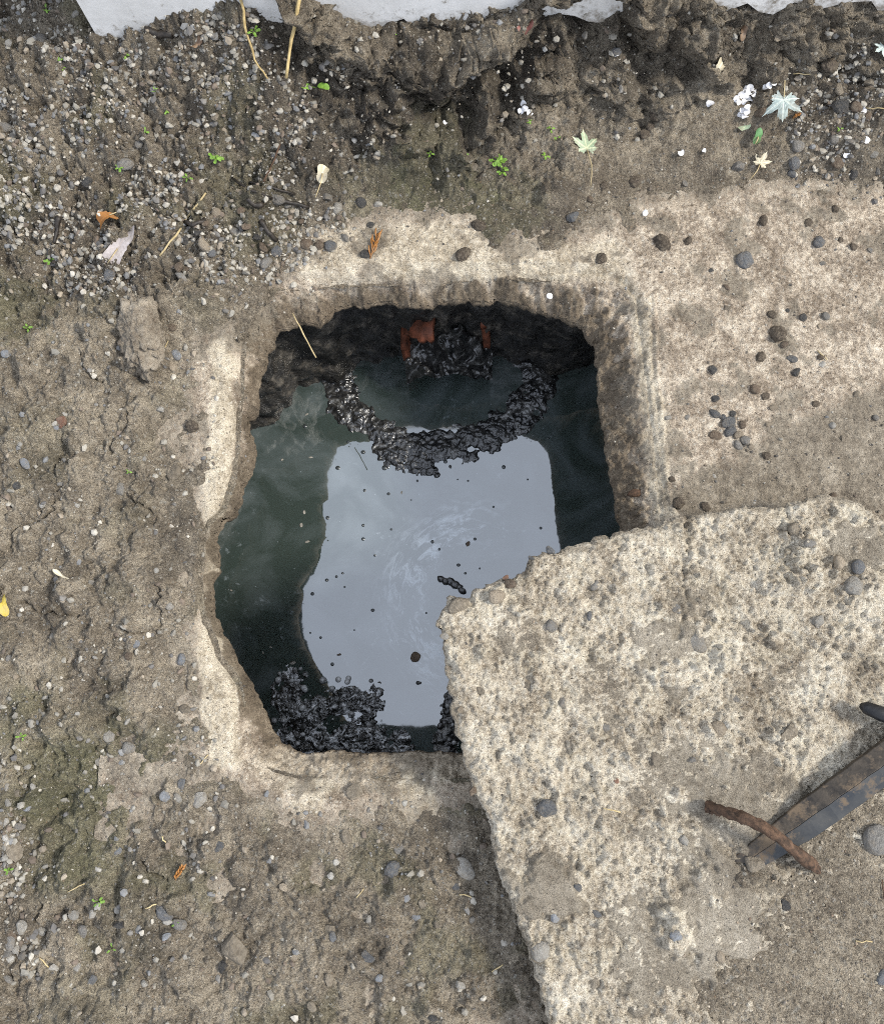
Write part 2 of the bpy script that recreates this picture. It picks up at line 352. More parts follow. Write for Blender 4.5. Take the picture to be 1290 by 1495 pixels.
LEAF = {
 'pale_green': mk_leaf('pale green leaf', (0.20, 0.26, 0.16), (0.33, 0.39, 0.27), (0.62, 0.62, 0.40)),
 'silver': mk_leaf('silver leaf', (0.27, 0.33, 0.31), (0.42, 0.48, 0.45), (0.70, 0.74, 0.66)),
 'cream': mk_leaf('cream leaf', (0.36, 0.31, 0.21), (0.52, 0.47, 0.35), (0.74, 0.70, 0.52)),
 'lilac': mk_leaf('grey lilac leaf', (0.25, 0.22, 0.21), (0.38, 0.345, 0.335), (0.30, 0.25, 0.22)),
 'orange': mk_leaf('orange leaf', (0.17, 0.070, 0.014), (0.36, 0.15, 0.03), (0.30, 0.12, 0.02)),
 'red': mk_leaf('dull red leaf', (0.13, 0.04, 0.03), (0.24, 0.085, 0.07), (0.12, 0.05, 0.04)),
 'yellow': mk_leaf('yellow leaf', (0.36, 0.26, 0.03), (0.52, 0.40, 0.09), (0.40, 0.30, 0.05)),
 'green': mk_leaf('glossy green leaf', (0.05, 0.14, 0.045), (0.10, 0.24, 0.08), (0.16, 0.30, 0.10)),
 'brown': mk_leaf('dead brown leaf', (0.10, 0.06, 0.035), (0.22, 0.14, 0.085), (0.08, 0.05, 0.03)),
}
def mk_paint():
    m = Mt('white painted wall'); n = m.noise(9, 8, 0.7); n2 = m.noise(60, 8, 0.75)
    c = m.ramp(n, [(0.3, (0.54, 0.52, 0.48)), (0.6, (0.74, 0.715, 0.67))])
    c = m.mix(m.ramp(n2, [(0.60, 0.0), (0.70, 0.8)]), c, (0.30, 0.27, 0.22))
    x = m.n('ShaderNodeSeparateXYZ'); m.set(x.inputs[0], m.co)
    sp = m.math('ADD', m.math('MULTIPLY', m.math('SUBTRACT', .188, x.outputs[2]), 9.0), m.math('MULTIPLY', m.math('SUBTRACT', n2, .5), 2.2))
    c = m.mix(m.ramp(sp, [(0.05, 0.0), (0.45, .85)]), c, (0.20, 0.17, 0.13))
    return m.out(c, 0.5, m.bump(n2, 0.3, 0.002), 0.4)
MAT_PAINT = mk_paint()

# ------------------------------------------------------------------ outlines read off the photo, set at their own levels
Z_EDGE, Z_WATER, Z_LID = -0.065, -0.46, 0.085
HOLE_PX = [(392,516),(402,487),(434,472),(469,474),(489,454),(509,444),(533,447),(553,442),(578,443),(598,449),(618,449),(633,443),(682,440),(707,445),(724,438),(752,443),(776,449),(811,462),(841,474),(858,492),(868,514),(871,544),(873,578),(878,618),(883,658),(890,700),(905,775),(915,830),(920,900),(917,980),(905,1050),(868,1092),(780,1104),(668,1100),(610,1098),(532,1102),(497,1096),(447,1100),(416,1090),(396,1065),(390,1042),(377,1019),(369,1001),(356,984),(340,949),(323,918),(313,887),(309,856),(319,829),(319,802),(313,790),(323,774),(342,751),(354,732),(356,709),(367,693),(373,670),(373,650),(365,631),(363,612),(379,598),(379,571),(380,544),(390,527)]
RIM_PX = [(345,500),(352,470),(380,430),(402,408),(470,402),(560,397),(680,392),(800,392),(880,397),(912,408),(930,432),(938,500),(948,580),(958,660),(966,740),(975,830),(980,950),(975,1060),(960,1130),(900,1150),(780,1154),(690,1152),(600,1152),(500,1150),(430,1148),(385,1135),(355,1110),(345,1060),(338,1000),(308,960),(290,900),(281,850),(286,780),(312,745),(330,700),(336,620),(340,560)]
HOLE = jag(poly(HOLE_PX, Z_EDGE), 0.0025, 0.0024, 5, 70, 4); HOLE_C = poly(HOLE_PX, Z_EDGE)
RIM = poly(RIM_PX, 0.0)
EXPOSED = poly([(345,490),(375,440),(395,405),(425,372),(440,338),(480,315),(560,308),(640,303),(700,315),(760,336),(830,332),(880,312),(930,288),(1000,277),(1100,266),(1200,262),(1290,266),(1600,270),(1600,900),(1290,1000),(1000,1180),(760,1190),(690,1180),(640,1190),(560,1180),(500,1205),(440,1215),(400,1180),(330,1150),(285,1135),(262,1080),(275,1000),(278,900),(282,850),(285,780),(285,700),(270,620),(266,550),(285,492)], 0.0)
LID_PX = [(1290,754),(1259,737),(1233,727),(1202,722),(1176,729),(1139,740),(1077,740),(1036,747),(1004,755),(958,766),(911,776),(890,781),(843,794),(823,802),(791,805),(776,815),(771,831),(745,846),(719,849),(698,859),(682,872),(656,875),(646,890),(636,903),(643,929),(651,971),(656,1012),(664,1054),(675,1096),(682,1121),(694,1165),(715,1189),(718,1215),(727,1260),(741,1307),(756,1349),(770,1387),(784,1430),(798,1472),(830,1580),(900,1680),(1200,1700),(1500,1640),(1530,1000),(1400,830)]
LIDP = poly(LID_PX, Z_LID); LIDJ = jag(LIDP, 0.0025, 0.0055, 90, 45, 5)

# ------------------------------------------------------------------ working grid: 2 mm in view, coarser beyond
def axis(a, b, st, far):
    c = list(np.arange(a, b, st)); s = st; lo = a; hi = c[-1]; L = []; H = []
    while hi < far: s *= 1.14; lo -= s; hi += s; L.append(lo); H.append(hi)
    return np.array(L[::-1] + c + H)
GX = axis(-0.84, 0.84, 0.002, 7); GY = axis(-0.54, 1.20, 0.002, 7)
X, Y = np.meshgrid(GX, GY)
XC = np.clip(X, -0.95, 0.95); YC = np.clip(Y, -0.62, 1.3)
n_big = fbm(X, Y, 7, 4, 1); n_mid = fbm(X, Y, 30, 4, 11); n_fine = fbm(X, Y, 130, 3, 21, 0.6)
wx = X + 0.012 * fbm(X, Y, 14, 3, 31); wy = Y + 0.012 * fbm(X, Y, 14, 3, 41)

# concrete surround
inh = inside_grid(GX, GY, HOLE)
dR = segdist(X, Y, RIM); iR = inside(X, Y, RIM); dH = segdist(X, Y, HOLE_C)
t = np.where(iR, dR / (dR + dH + 1e-6), 0)
zc = -0.065 * np.where(t < 0.06, t * t * 8.333, t - 0.03) / 0.97
zc -= 0.012 * np.exp(-np.where(iR, 0, dR) / 0.008) * ~iR + 0.012 * iR * (1 - sstep(0, 0.2, t) * 0 ) * np.exp(-dR / 0.02)
zc += iR * sstep(0.05, 0.4, t) * (0.009 * n_mid + 0.0022 * n_fine + 0.012 * n_big)
c1, c2, cid = cells(X, Y, 55, 3)
zc += 0.0016 * n_mid + 0.0016 * n_fine + 0.002 * n_big - 0.0016 * sstep(0.25, 0.6, fbm(X, Y, 45, 2, 77))
# raised cast line along the right and top rims
for ln, zz in (([(955,428),(962,560),(972,690),(985,760),(1010,900)], 0), ([(425,398),(560,384),(760,380),(900,386)], 0)):
    dl = segdist(wx * 0.15 + X * 0.85, wy * 0.15 + Y * 0.85, poly(ln, zz), False)
    zc += 0.0018 * np.exp(-(dl / 0.0035) ** 2) - 0.0012 * np.exp(-((dl - 0.006) / 0.003) ** 2)
fillet = sstep(0.03, -0.01, dR) * 0
E = sd(wx, wy, EXPOSED)
# soil
CTRL = [(100,700,.03),(0,700,.036),(230,700,.014),(200,1000,.024),(230,900,.02),(0,1000,.032),(100,1300,.014),(400,1330,.008),(700,1330,.008),(0,1480,.014),(300,1480,.012),(600,1490,.010),(150,850,.032),(230,1080,.014),(100,1100,.012),(60,1180,.008),(0,1180,.03),
 (300,420,.035),(320,470,.02),(205,470,.04),(200,600,.03),(100,500,.04),(40,420,.035),(0,500,.05),(100,350,.055),(0,300,.07),(200,250,.085),(0,100,.13),(200,80,.16),(100,0,.18),(350,60,.19),(350,250,.06),(400,330,.03),(60,180,.11),(130,290,.065),
 (480,290,.04),(600,285,.022),(760,310,.016),(640,235,.05),(520,200,.065),(640,192,.055),(700,200,.055),(770,200,.045),(860,230,.035),(880,160,.05),(1050,150,.055),(1000,230,.032),(1200,230,.04),(1270,140,.075),(450,190,.09),(930,270,.012),(1100,255,.012),(1290,250,.02),
 (480,60,.182),(600,60,.180),(700,40,.182),(560,120,.165),(640,140,.155),(700,120,.155),(430,110,.15),(520,150,.13),(740,90,.16),(820,40,.185),(900,40,.18),(1000,25,.17),(1150,30,.145),(1280,30,.135),(830,95,.105),(950,95,.085),(1100,85,.08),(1240,80,.09),(385,20,.225),(440,20,.222),(520,30,.172),(580,16,.176),(1290,0,.16),(1000,0,.2),(700,4,.183),(640,8,.181),(850,4,.195)]
CP = np.array([[*U(a, b, z), z] for a, b, z in CTRL])
def tps(CP, X, Y):
    k = lambda r: r * r * np.log(r + 1e-9)
    n = len(CP); A = np.zeros((n + 3, n + 3)); r = np.hypot(CP[:, None, 0] - CP[None, :, 0], CP[:, None, 1] - CP[None, :, 1])
    A[:n, :n] = k(r) + 0.0006 * np.eye(n); A[:n, n] = 1; A[:n, n + 1:] = CP[:, :2]; A[n:, :n] = A[:n, n:].T
    wv = np.linalg.solve(A, np.r_[CP[:, 2], 0, 0, 0]); o = wv[n] + wv[n + 1] * X + wv[n + 2] * Y
    for i in range(n): o = o + wv[i] * k(np.hypot(X - CP[i, 0], Y - CP[i, 1]))
    return o
zr = np.clip(tps(CP, XC, YC), -0.01, 0.27)
def polymask(px, z, soft, s=0):
    P = poly(px, z); return 1 - sstep(-soft, soft, sd(wx, wy, P))
bank = polymask([(350,20),(430,130),(510,190),(620,195),(700,185),(770,150),(830,110),(920,130),(1010,110),(1150,75),(1300,90),(1400,-60),(300,-60)], 0.14, 0.03)
gravel = np.clip(polymask([(-260,-260),(360,-260),(350,60),(440,160),(520,200),(480,300),(420,370),(340,400),(220,400),(60,420),(-80,380)], 0.1, 0.04), 0, 1)
gravel2 = polymask([(1150,130),(1330,70),(1330,260),(1190,250)], 0.05, 0.03)
gravel3 = polymask([(-60,1100),(40,1120),(45,1250),(30,1330),(50,1420),(-60,1450)], 0.03, 0.02)
d1, d2, _ = cells(wx, wy, 20, 8); clod = np.clip(d2 - d1, 0, 0.6)
h1, h2, hid = cells(wx + .008 * n_mid, wy + .008 * n_big, 13, 18); k1, k2, kid = cells(wx + .005 * n_mid, wy, 34, 19)
d1b, d2b, _ = cells(wx + 0.004 * n_mid, wy, 62, 9); clod2 = np.clip(d2b - d1b, 0, 0.5)
left = 1 - sstep(-0.45, -0.25, X)
zs_detail = 0.007 * n_big + (0.0080 + 0.016 * bank + 0.005 * gravel + 0.003 * left) * n_mid + (0.0030 + 0.0035 * bank + 0.002 * gravel) * n_fine
zs_detail += (0.030 * bank + 0.012 * gravel + 0.005 * left) * (clod - 0.25) + (0.014 * bank + 0.008 * gravel + 0.0035) * (clod2 - 0.2)
smooth_r = polymask([(880,120),(1060,120),(1080,240),(900,270),(840,240)], 0.04, 0.05)
zs_detail += (.013 * sstep(.5, .12, h1) * (hid > .55) - .010 * sstep(.45, .1, h1) * (hid < .2) + .006 * sstep(.5, .15, k1) * (kid > .7)) * (1 - bank) + .006 * n_big * left
zs_detail *= 1 - 0.5 * smooth_r
bv = Y * .75 + 1.25 * zr
bk_mid = fbm(X, bv, 16, 3, 411); bk_f = fbm(X, bv, 48, 4, 421); e1, e2, _ = cells(X + .01 * bk_f, bv + .006 * bk_mid, 17, 431); e3, e4, _ = cells(X + .004 * bk_f, bv, 48, 441)
bnorm = bank * (.022 * bk_mid + .010 * bk_f + .022 * (np.clip(e2 - e1, 0, .55) - .25) + .007 * (np.clip(e4 - e3, 0, .5) - .2) + .004 * fbm(X, bv, 150, 3, 451))
zs_detail = zs_detail * (1 - .75 * bank) + .62 * bnorm
FOOT = poly([(400,110),(440,150),(520,188),(600,192),(660,188),(710,165),(760,152),(800,118),(850,100),(920,122),(1000,135)], .055); STEP = poly([(690,70),(760,62),(830,70),(905,88),(960,78)], .13)
fd_ = segdist(X + .02 * bk_mid, Y + .02 * n_big, FOOT, False); sd_ = segdist(X + .02 * bk_mid, Y, STEP, False)
LEDGE = segdist(X + .02 * bk_mid, Y + .015 * n_big, FOOT + [0, .050], False)
cave = -.036 * np.exp(-(LEDGE / .024) ** 2) * (.7 + .5 * n_big) + (.048 * np.exp(-(fd_ / .019) ** 2) * 1.25 + .028 * np.exp(-(sd_ / .014) ** 2)) * (.65 + .7 * n_big)
ws = sstep(0.0, 0.07, E)
zs = np.where(E < 0, E * 0.10 - 0.0008, E * 0.06) * (1 - ws) + zr * ws + zs_detail * (0.30 + 0.70 * sstep(-0.01, 0.08, E)) + np.where(E < 0, 0.0016 * n_mid + .0012 * n_fine, 0)
CRACKS = [[(98,635),(90,655),(88,680),(80,700),(86,725),(78,755),(60,760),(30,770),(12,800)],[(190,605),(186,625),(170,640),(163,660)],[(120,520),(125,540),(150,560)],[(195,690),(190,700)],[(180,918),(205,922),(225,925),(230,905),(235,870),(225,850)],[(262,970),(268,990),(272,1015),(278,1045),(255,1080),(238,1100),(222,1125),(215,1150),(198,1175)],[(210,1262),(222,1282),(240,1288)],[(62,1325),(50,1345)],[(20,1075),(22,1105),(30,1150)],[(82,1420),(86,1445)],[(210,735),(222,750),(226,760)],[(170,720),(190,725),(205,735)],[(15,800),(10,850),(14,900)],[(118,900),(60,895),(40,880)]]
zs -= np.where(E < -0.005, np.where(iR, .014, .014 * np.exp(-(dR / .016) ** 2)), 0)
for cr in CRACKS:
    cd = segdist(X + 0.006 * n_mid + 0.003 * n_fine, Y + 0.006 * fbm(X, Y, 30, 3, 61), poly(cr, 0.02), False)
    zs -= (0.009 + 0.008 * n_mid) * np.exp(-(cd / 0.0017) ** 2)
# hollow scoops: under the bank, by the footprint on the left, in the moss at lower left
for px, py, r, dp in ((640,185,55,.03),(560,175,40,.02),(720,120,35,.012),(225,635,26,.02),(150,1110,70,.012),(60,1130,40,.012),(10,560,30,.012),(40,470,25,.02),(310,445,22,.012),(880,60,40,.02),(1000,70,60,.012)):
    c = U(px, py, 0.03); zs -= dp * np.exp(-((X - c[0]) ** 2 + (Y - c[1]) ** 2) / (r * 0.0011) ** 2 * (1 + 0.5 * n_mid))
dyo = -.8 * bnorm + cave; dxo = bank * 0.008 * bk_f; zs = zs - .45 * np.maximum(cave, -.012)

inl = inside_grid(GX, GY, LIDP * 0.97 + LIDP.mean(0) * 0.03)
keep_s = ((zs > zc - 0.006) | (E > 0.035)) & ~inh & ~(iR & (dR > 0.014)) & ~inl
m_moss = np.clip(polymask([(20,1080),(150,1080),(250,1090),(190,1200),(160,1290),(60,1300),(30,1200)], .01, .04) * 0.9 + blob(X, Y, 25, 450, 60, .04, 3) * .6 + blob(X, Y, 640, 270, 80, .03, 4) * .5 + blob(X, Y, 560, 300, 70, .02, 14) * .4 + blob(X, Y, 740, 300, 60, .02, 15) * .5 + 0.25 * left * sstep(0.0, 0.5, n_big) + 0.5 * sstep(.2, .6, fbm(X, Y, 9, 3, 95)) * (Y < 0) + 0.3 * gravel * sstep(0, .5, n_big), 0, 1)
m_dark_damp = np.clip(bank * .0 + .5 * np.exp(-(fd_ / .03) ** 2) + 0.15 * gravel + 0.45 * gravel2 + sstep(0.15, 0.6, fbm(X, Y, 10, 4, 101)) * 0.6 + blob(X, Y, 640, 230, 130, .05, 5) * .6 + blob(X, Y, 420, 210, 90, .08, 8) * .5, 0, 1)  # damp patches, plus a darker band along the bank foot
m_dry = np.clip(.15 + .45 * bank * (1 - np.exp(-(fd_ / .03) ** 2)) + left * 0.85 * (1 - gravel) + smooth_r * 0.55 + (Y < 0.05) * 0.5 + 0.6 * sstep(0, 0.5, fbm(X, Y, 6, 3, 111)) * (1 - bank) - m_dark_damp * 0.5, 0, 1)
ground = link('ground', grid_mesh('ground', X + dxo, Y + dyo, zs, keep_s, MAT_SOIL, {'mask': (m_dark_damp, m_moss, m_dry)}))
tag(ground, kind='structure')

YS = Y + dyo; XS = X + dxo
def zat(Z, x, y):
    i = np.clip(np.searchsorted(GX, x) - 1, 0, len(GX) - 2); j = np.clip(np.searchsorted(GY, y) - 1, 0, len(GY) - 2)
    u = (x - GX[i]) / (GX[i + 1] - GX[i]); v = (y - GY[j]) / (GY[j + 1] - GY[j])
    return (Z[j, i] * (1 - u) + Z[j, i + 1] * u) * (1 - v) + (Z[j + 1, i] * (1 - u) + Z[j + 1, i + 1] * u) * v

# the surround itself
lim = (X > -0.56) & (X < 1.1) & (Y > -0.60) & (Y < 0.98)
keep_c = lim & ~inh & ((zc > zs - 0.012) | iR | (dH < 0.035))
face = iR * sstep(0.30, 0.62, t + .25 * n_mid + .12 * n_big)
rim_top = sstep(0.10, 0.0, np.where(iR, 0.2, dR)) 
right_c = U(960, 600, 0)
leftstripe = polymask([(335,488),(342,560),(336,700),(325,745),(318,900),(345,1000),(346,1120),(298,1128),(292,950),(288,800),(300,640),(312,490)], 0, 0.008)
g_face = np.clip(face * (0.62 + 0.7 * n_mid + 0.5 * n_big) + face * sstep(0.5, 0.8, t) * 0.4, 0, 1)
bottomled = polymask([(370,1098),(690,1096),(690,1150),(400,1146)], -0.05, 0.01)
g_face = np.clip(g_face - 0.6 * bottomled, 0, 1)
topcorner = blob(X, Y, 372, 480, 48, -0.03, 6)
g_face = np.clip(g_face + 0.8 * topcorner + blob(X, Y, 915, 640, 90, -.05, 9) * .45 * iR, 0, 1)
m_mud = np.clip(polymask([(1100,640),(1180,600),(1320,560),(1320,760),(1060,745),(1000,735)], 0, 0.03) * 0.95 + sstep(0.12, 0.45, fbm(X, Y, 16, 5, 121)) * 0.75 * (1 - leftstripe) + sstep(.05, -.0, E + 0.03) * 0 + sstep(-0.05, 0.0, E) * 0.6 + blob(X, Y, 1020, 725, 45, 0, 7) + topcorner * .3, 0, 1) * (1 - 0.5 * face)
m_pale = np.clip(leftstripe * 1.2 + polymask([(420,395),(480,325),(640,320),(780,360),(900,345),(930,400),(700,398)], 0, 0.012) * .8 + polymask([(925,440),(955,440),(985,755),(955,755)], 0, 0.008) * .9 + bottomled * .5 + blob(X, Y, 450, 1165, 28, 0, 1) + blob(X, Y, 605, 1172, 40, 0, 2) + .9 * np.exp(-(dR / .011) ** 2) * (Y > .05) * (X > -.26) * (E < -.012) * (t < .35) * (.8 + .5 * n_mid) - m_mud * .6, 0, 1)
moss_c = np.clip(blob(X, Y, 600, 322, 60, 0, 17) * .3, 0, 1)
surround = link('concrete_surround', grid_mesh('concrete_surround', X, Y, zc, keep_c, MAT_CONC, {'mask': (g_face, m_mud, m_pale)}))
tag(surround, 'pale concrete slab on the ground with a broken square opening in it', 'concrete slab')
# broken lip below the visible edge, running back under the slab
zl = zat(zc, HOLE[:, 0], HOLE[:, 1]); ce = HOLE.mean(0); nrm = HOLE - ce; nrm /= np.linalg.norm(nrm, axis=1)[:, None]
ns = fbm(HOLE[:, 0], HOLE[:, 1], 40, 4, 131)[:, None]
def ringat(off, z, na=0.0, nz=0.0):
    q = HOLE + nrm * (off + na * ns)
    return np.c_[q, z + nz * fbm(q[:, 0], q[:, 1], 60, 3, int(off * 999))]
lip = loft('broken_lip', [ringat(0.004, zl - 0.001), ringat(-0.0005, zl - 0.004), ringat(0.001, zl - 0.014, .003), ringat(0.007, zl - 0.028, .006, .004), ringat(0.022, zl - 0.040, .008, .005), ringat(0.07, zl - 0.045, .01, .006), ringat(0.2, zl - 0.05)], MAT_CONC)
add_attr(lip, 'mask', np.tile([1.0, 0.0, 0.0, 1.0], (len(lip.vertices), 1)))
link('broken_lip', lip, surround)

# chamber walls
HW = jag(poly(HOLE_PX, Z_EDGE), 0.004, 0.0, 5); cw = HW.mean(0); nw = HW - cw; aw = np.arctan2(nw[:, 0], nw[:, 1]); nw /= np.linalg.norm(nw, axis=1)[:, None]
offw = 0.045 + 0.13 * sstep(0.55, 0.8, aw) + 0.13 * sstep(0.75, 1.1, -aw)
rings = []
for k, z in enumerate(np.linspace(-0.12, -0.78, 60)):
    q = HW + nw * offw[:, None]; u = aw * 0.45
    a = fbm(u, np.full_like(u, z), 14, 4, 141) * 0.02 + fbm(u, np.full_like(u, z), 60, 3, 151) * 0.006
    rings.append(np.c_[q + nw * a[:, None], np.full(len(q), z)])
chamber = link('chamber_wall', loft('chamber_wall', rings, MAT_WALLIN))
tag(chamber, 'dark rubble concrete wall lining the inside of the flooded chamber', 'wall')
wp = HW[::4] + nw[::4] * (offw[::4, None] + 0.06)
me = pymesh('water', np.c_[wp, np.full(len(wp), Z_WATER)], [tuple(range(len(wp)))[::-1]], MAT_WATER)
water = link('water', me); tag(water, kind='structure')
if me.polygons[0].normal.z < 0: me.flip_normals()

# ------------------------------------------------------------------ the broken cover slab
lx = np.arange(-0.06, 1.02, 0.0022); ly = np.arange(-0.80, 0.36, 0.0022); LX, LY = np.meshgrid(lx, ly)
vis = (LX < 0.86) & (LY > -0.56)
inL = inside_grid(lx, ly, LIDJ); dL = segdist(LX, LY, LIDP)
a1, a2, aid = cells(LX + 0.009 * fbm(LX, LY, 45, 3, 3), LY + 0.009 * fbm(LX, LY, 45, 3, 4), 44, 161); b1, b2, bid = cells(LX + 0.005 * fbm(LX, LY, 90, 3, 6), LY + 0.005 * fbm(LX, LY, 90, 3, 5), 95, 171)
zl_ = Z_LID + 0.004 * fbm(LX, LY, 9, 4, 181) + 0.0042 * fbm(LX, LY, 22, 3, 195) - 0.009 * np.abs(fbm(LX, LY, 30, 4, 191, .6)) + .003 + 0.0026 * fbm(LX, LY, 150, 3, 201, .6)
zl_ += 0.0065 * sstep(0.5, 0.2, a1) * (aid > 0.74) + 0.003 * sstep(0.5, 0.15, b1) * (bid > 0.82) - 0.004 * sstep(0.5, 0.1, b1) * (bid < 0.03)
zl_ -= 0.012 * np.exp(-dL / 0.007)
lwx = LX + 0.012 * fbm(LX, LY, 14, 3, 211); lwy = LY + 0.012 * fbm(LX, LY, 14, 3, 221)
def lmask(px, soft): P = poly(px, Z_LID); return 1 - sstep(-soft, soft, sd(lwx, lwy, P))
def lblob(px, py, r, s=0): c = U(px, py, Z_LID); return 1 - sstep(0.5, 1.15, np.hypot(lwx - c[0], lwy - c[1]) / (r * 0.00102) + 0.35 * fbm(LX, LY, 40, 3, s))
lowz = zl_.copy()
film = np.clip(lblob(800,1300,55,1) * 1.1 + lblob(1000,1150,110,2) * .7 + lblob(980,950,70,3) * .75 + lblob(880,1020,60,4) * .5 + lblob(1250,800,55,5) * .8 + lblob(760,925,45,6) * .6 + lblob(1000,870,40,7) * .55 + lblob(950,1400,90,8) * .8 + lblob(1060,1330,90,9) * .9 + lblob(1180,1000,60,10) * .4 + lblob(1110,1180,80,11) * .7, 0, 1)
lvl = Z_LID - 0.0068 + 0.0150 * film + 0.001 * fbm(LX, LY, 60, 3, 231)
mudl = sstep(-0.0006, 0.0012, lvl - zl_); zl_ = np.maximum(zl_, lvl)
crk = segdist(LX + .006 * fbm(LX, LY, 40, 3, 241), LY, poly([(1003,755),(1003,800),(998,850),(1005,890),(985,930)], Z_LID), False)
zl_ -= 0.007 * np.exp(-(crk / 0.004) ** 2)
for px, py, r, dp in ((856,958,10,.012),(1113,915,10,.01),(957,1187,8,.008),(1040,985,6,.008),(1005,1280,20,.006)):
    c = U(px, py, Z_LID); zl_ -= dp * np.exp(-((LX - c[0]) ** 2 + (LY - c[1]) ** 2) / (r * 0.001) ** 2)
for px, py, rx, ry, hh in ((1165,800,30,45,.014),(1190,845,50,22,.012),(1140,850,40,22,.010),(1000,985,60,22,.010),(1060,965,30,20,.010),(1145,1070,26,22,.012),(1046,1064,24,20,.006),(985,1360,26,30,.012),(740,1040,40,30,.004),(890,1200,30,24,.004),(975,1330,18,12,.012),(985,1460,40,20,.006)):
    c = U(px, py, Z_LID); q = np.hypot((LX - c[0]) / (rx * .001), (LY - c[1]) / (ry * .001)) + .35 * fbm(LX, LY, 60, 3, px)
    zl_ += hh * (1 - sstep(0.5, 1.05, q)) * (1 + .4 * fbm(LX, LY, 120, 2, py)); mudl *= sstep(0.6, 1.1, q)
brown = np.clip(np.exp(-dL / 0.006) * .5 + .6 * lblob(800,1300,45,12) + .5 * lblob(1090,1270,60,13), 0, 1)
pl = sstep(0, .5, fbm(LX, LY, 20, 3, 251)) * .6
lid = bpy.data.objects.new('cover_slab', grid_mesh('cover_slab', LX, LY, zl_, inL, MAT_LID, {'mask': (brown, mudl, pl)})); COL.objects.link(lid)
tag(lid, 'broken rough concrete cover slab dragged aside over the lower right of the hole', 'cover slab')
def lzat(x, y):
    i = np.clip(np.searchsorted(lx, x) - 1, 0, len(lx) - 2); j = np.clip(np.searchsorted(ly, y) - 1, 0, len(ly) - 2); return zl_[j, i]
zr0 = lzat(LIDJ[:, 0], LIDJ[:, 1]); cl_ = LIDJ.mean(0); nl = LIDJ - cl_; nl /= np.linalg.norm(nl, axis=1)[:, None]
def lring(off, z, na, s):
    f_ = fbm(LIDJ[:, 0] + z * 3, LIDJ[:, 1] + z * 5, 45, 4, s)[:, None]; q = LIDJ + nl * (off + na * f_); return np.c_[q, np.full(len(q), 0.0) + z]
rg = [lring(-0.004, zr0 - 0.001, 0, 1), lring(0.0015, zr0 - 0.004, .001, 2)]
for k in range(1, 9): rg.append(lring(0.003 - 0.0032 * k, zr0 - 0.004 - 0.0075 * k, .005, 3))
rg.append(lring(-0.2, 0.014, 0, 3))
sm = loft('broken_edge', rg, MAT_LID); add_attr(sm, 'mask', np.tile([0.35, 0.45, 0.0, 1.0], (len(sm.vertices), 1))); link('broken_edge', sm, lid)
# loose earth on the slab, lower right
LE = sd(lwx, lwy, poly([(1330,1080),(1230,1150),(1160,1200),(1115,1270),(1062,1290),(1045,1350),(1010,1400),(985,1470),(960,1560),(1100,1700),(1560,1700),(1560,1000)], Z_LID))
dg1, dg2, dgi = cells(LX, LY, 190, 261)
ze = Z_LID - 0.002 + np.clip(-LE * 0.12, -0.03, 0.014) + 0.0022 * fbm(LX, LY, 18, 4, 271) + 0.0020 * fbm(LX, LY, 110, 3, 281, .65) + 0.0022 * sstep(.5, 0, dg1) * (dgi > .6)
for px, py, r in ((1085,1270,26),(1020,1290,24)):
    c = U(px, py, Z_LID); ze += (0.014 if px > 1050 else -0.012) * np.exp(-((LX - c[0]) ** 2 + (LY - c[1]) ** 2) / (r * 0.001) ** 2) * (1 + .5 * fbm(LX, LY, 80, 3, 7))
dirt = link('loose_earth', grid_mesh('loose_earth', LX, LY, ze, (ze > zl_ - 0.003) & (LE < 0.02) & inL, MAT_SOIL, {'mask': (np.clip(sstep(-0.02, 0.01, LE) * .4, 0, 1), LX * 0, np.clip(1.1 - .7 * sstep(-.03, .01, LE), 0, 1))}))
tag(dirt, 'loose granular brown earth heaped over the lower right of the cover slab', 'earth', kind='stuff')
ZTOP = np.maximum(zs, np.where(keep_c, zc, -9))
def top(x, y, onlid=False):
    if onlid:
        i = int(np.clip(np.searchsorted(lx, x) - 1, 0, len(lx) - 1)); j = int(np.clip(np.searchsorted(ly, y) - 1, 0, len(ly) - 1))
        return float(max(zl_[j, i], ze[j, i] if LE[j, i] < 0.02 else -9))
    return float(zat(ZTOP, np.float64(x), np.float64(y)))
def onground(px, py, onlid=False):
    """first place the sight line meets the modelled surface"""
    z = Z_LID if onlid else 0.03
    for _ in range(12):
        x, y = U(px, py, z); z = 0.5 * z + 0.5 * top(x, y, onlid)
    x, y = U(px, py, z); return float(x), float(y), top(x, y, onlid)

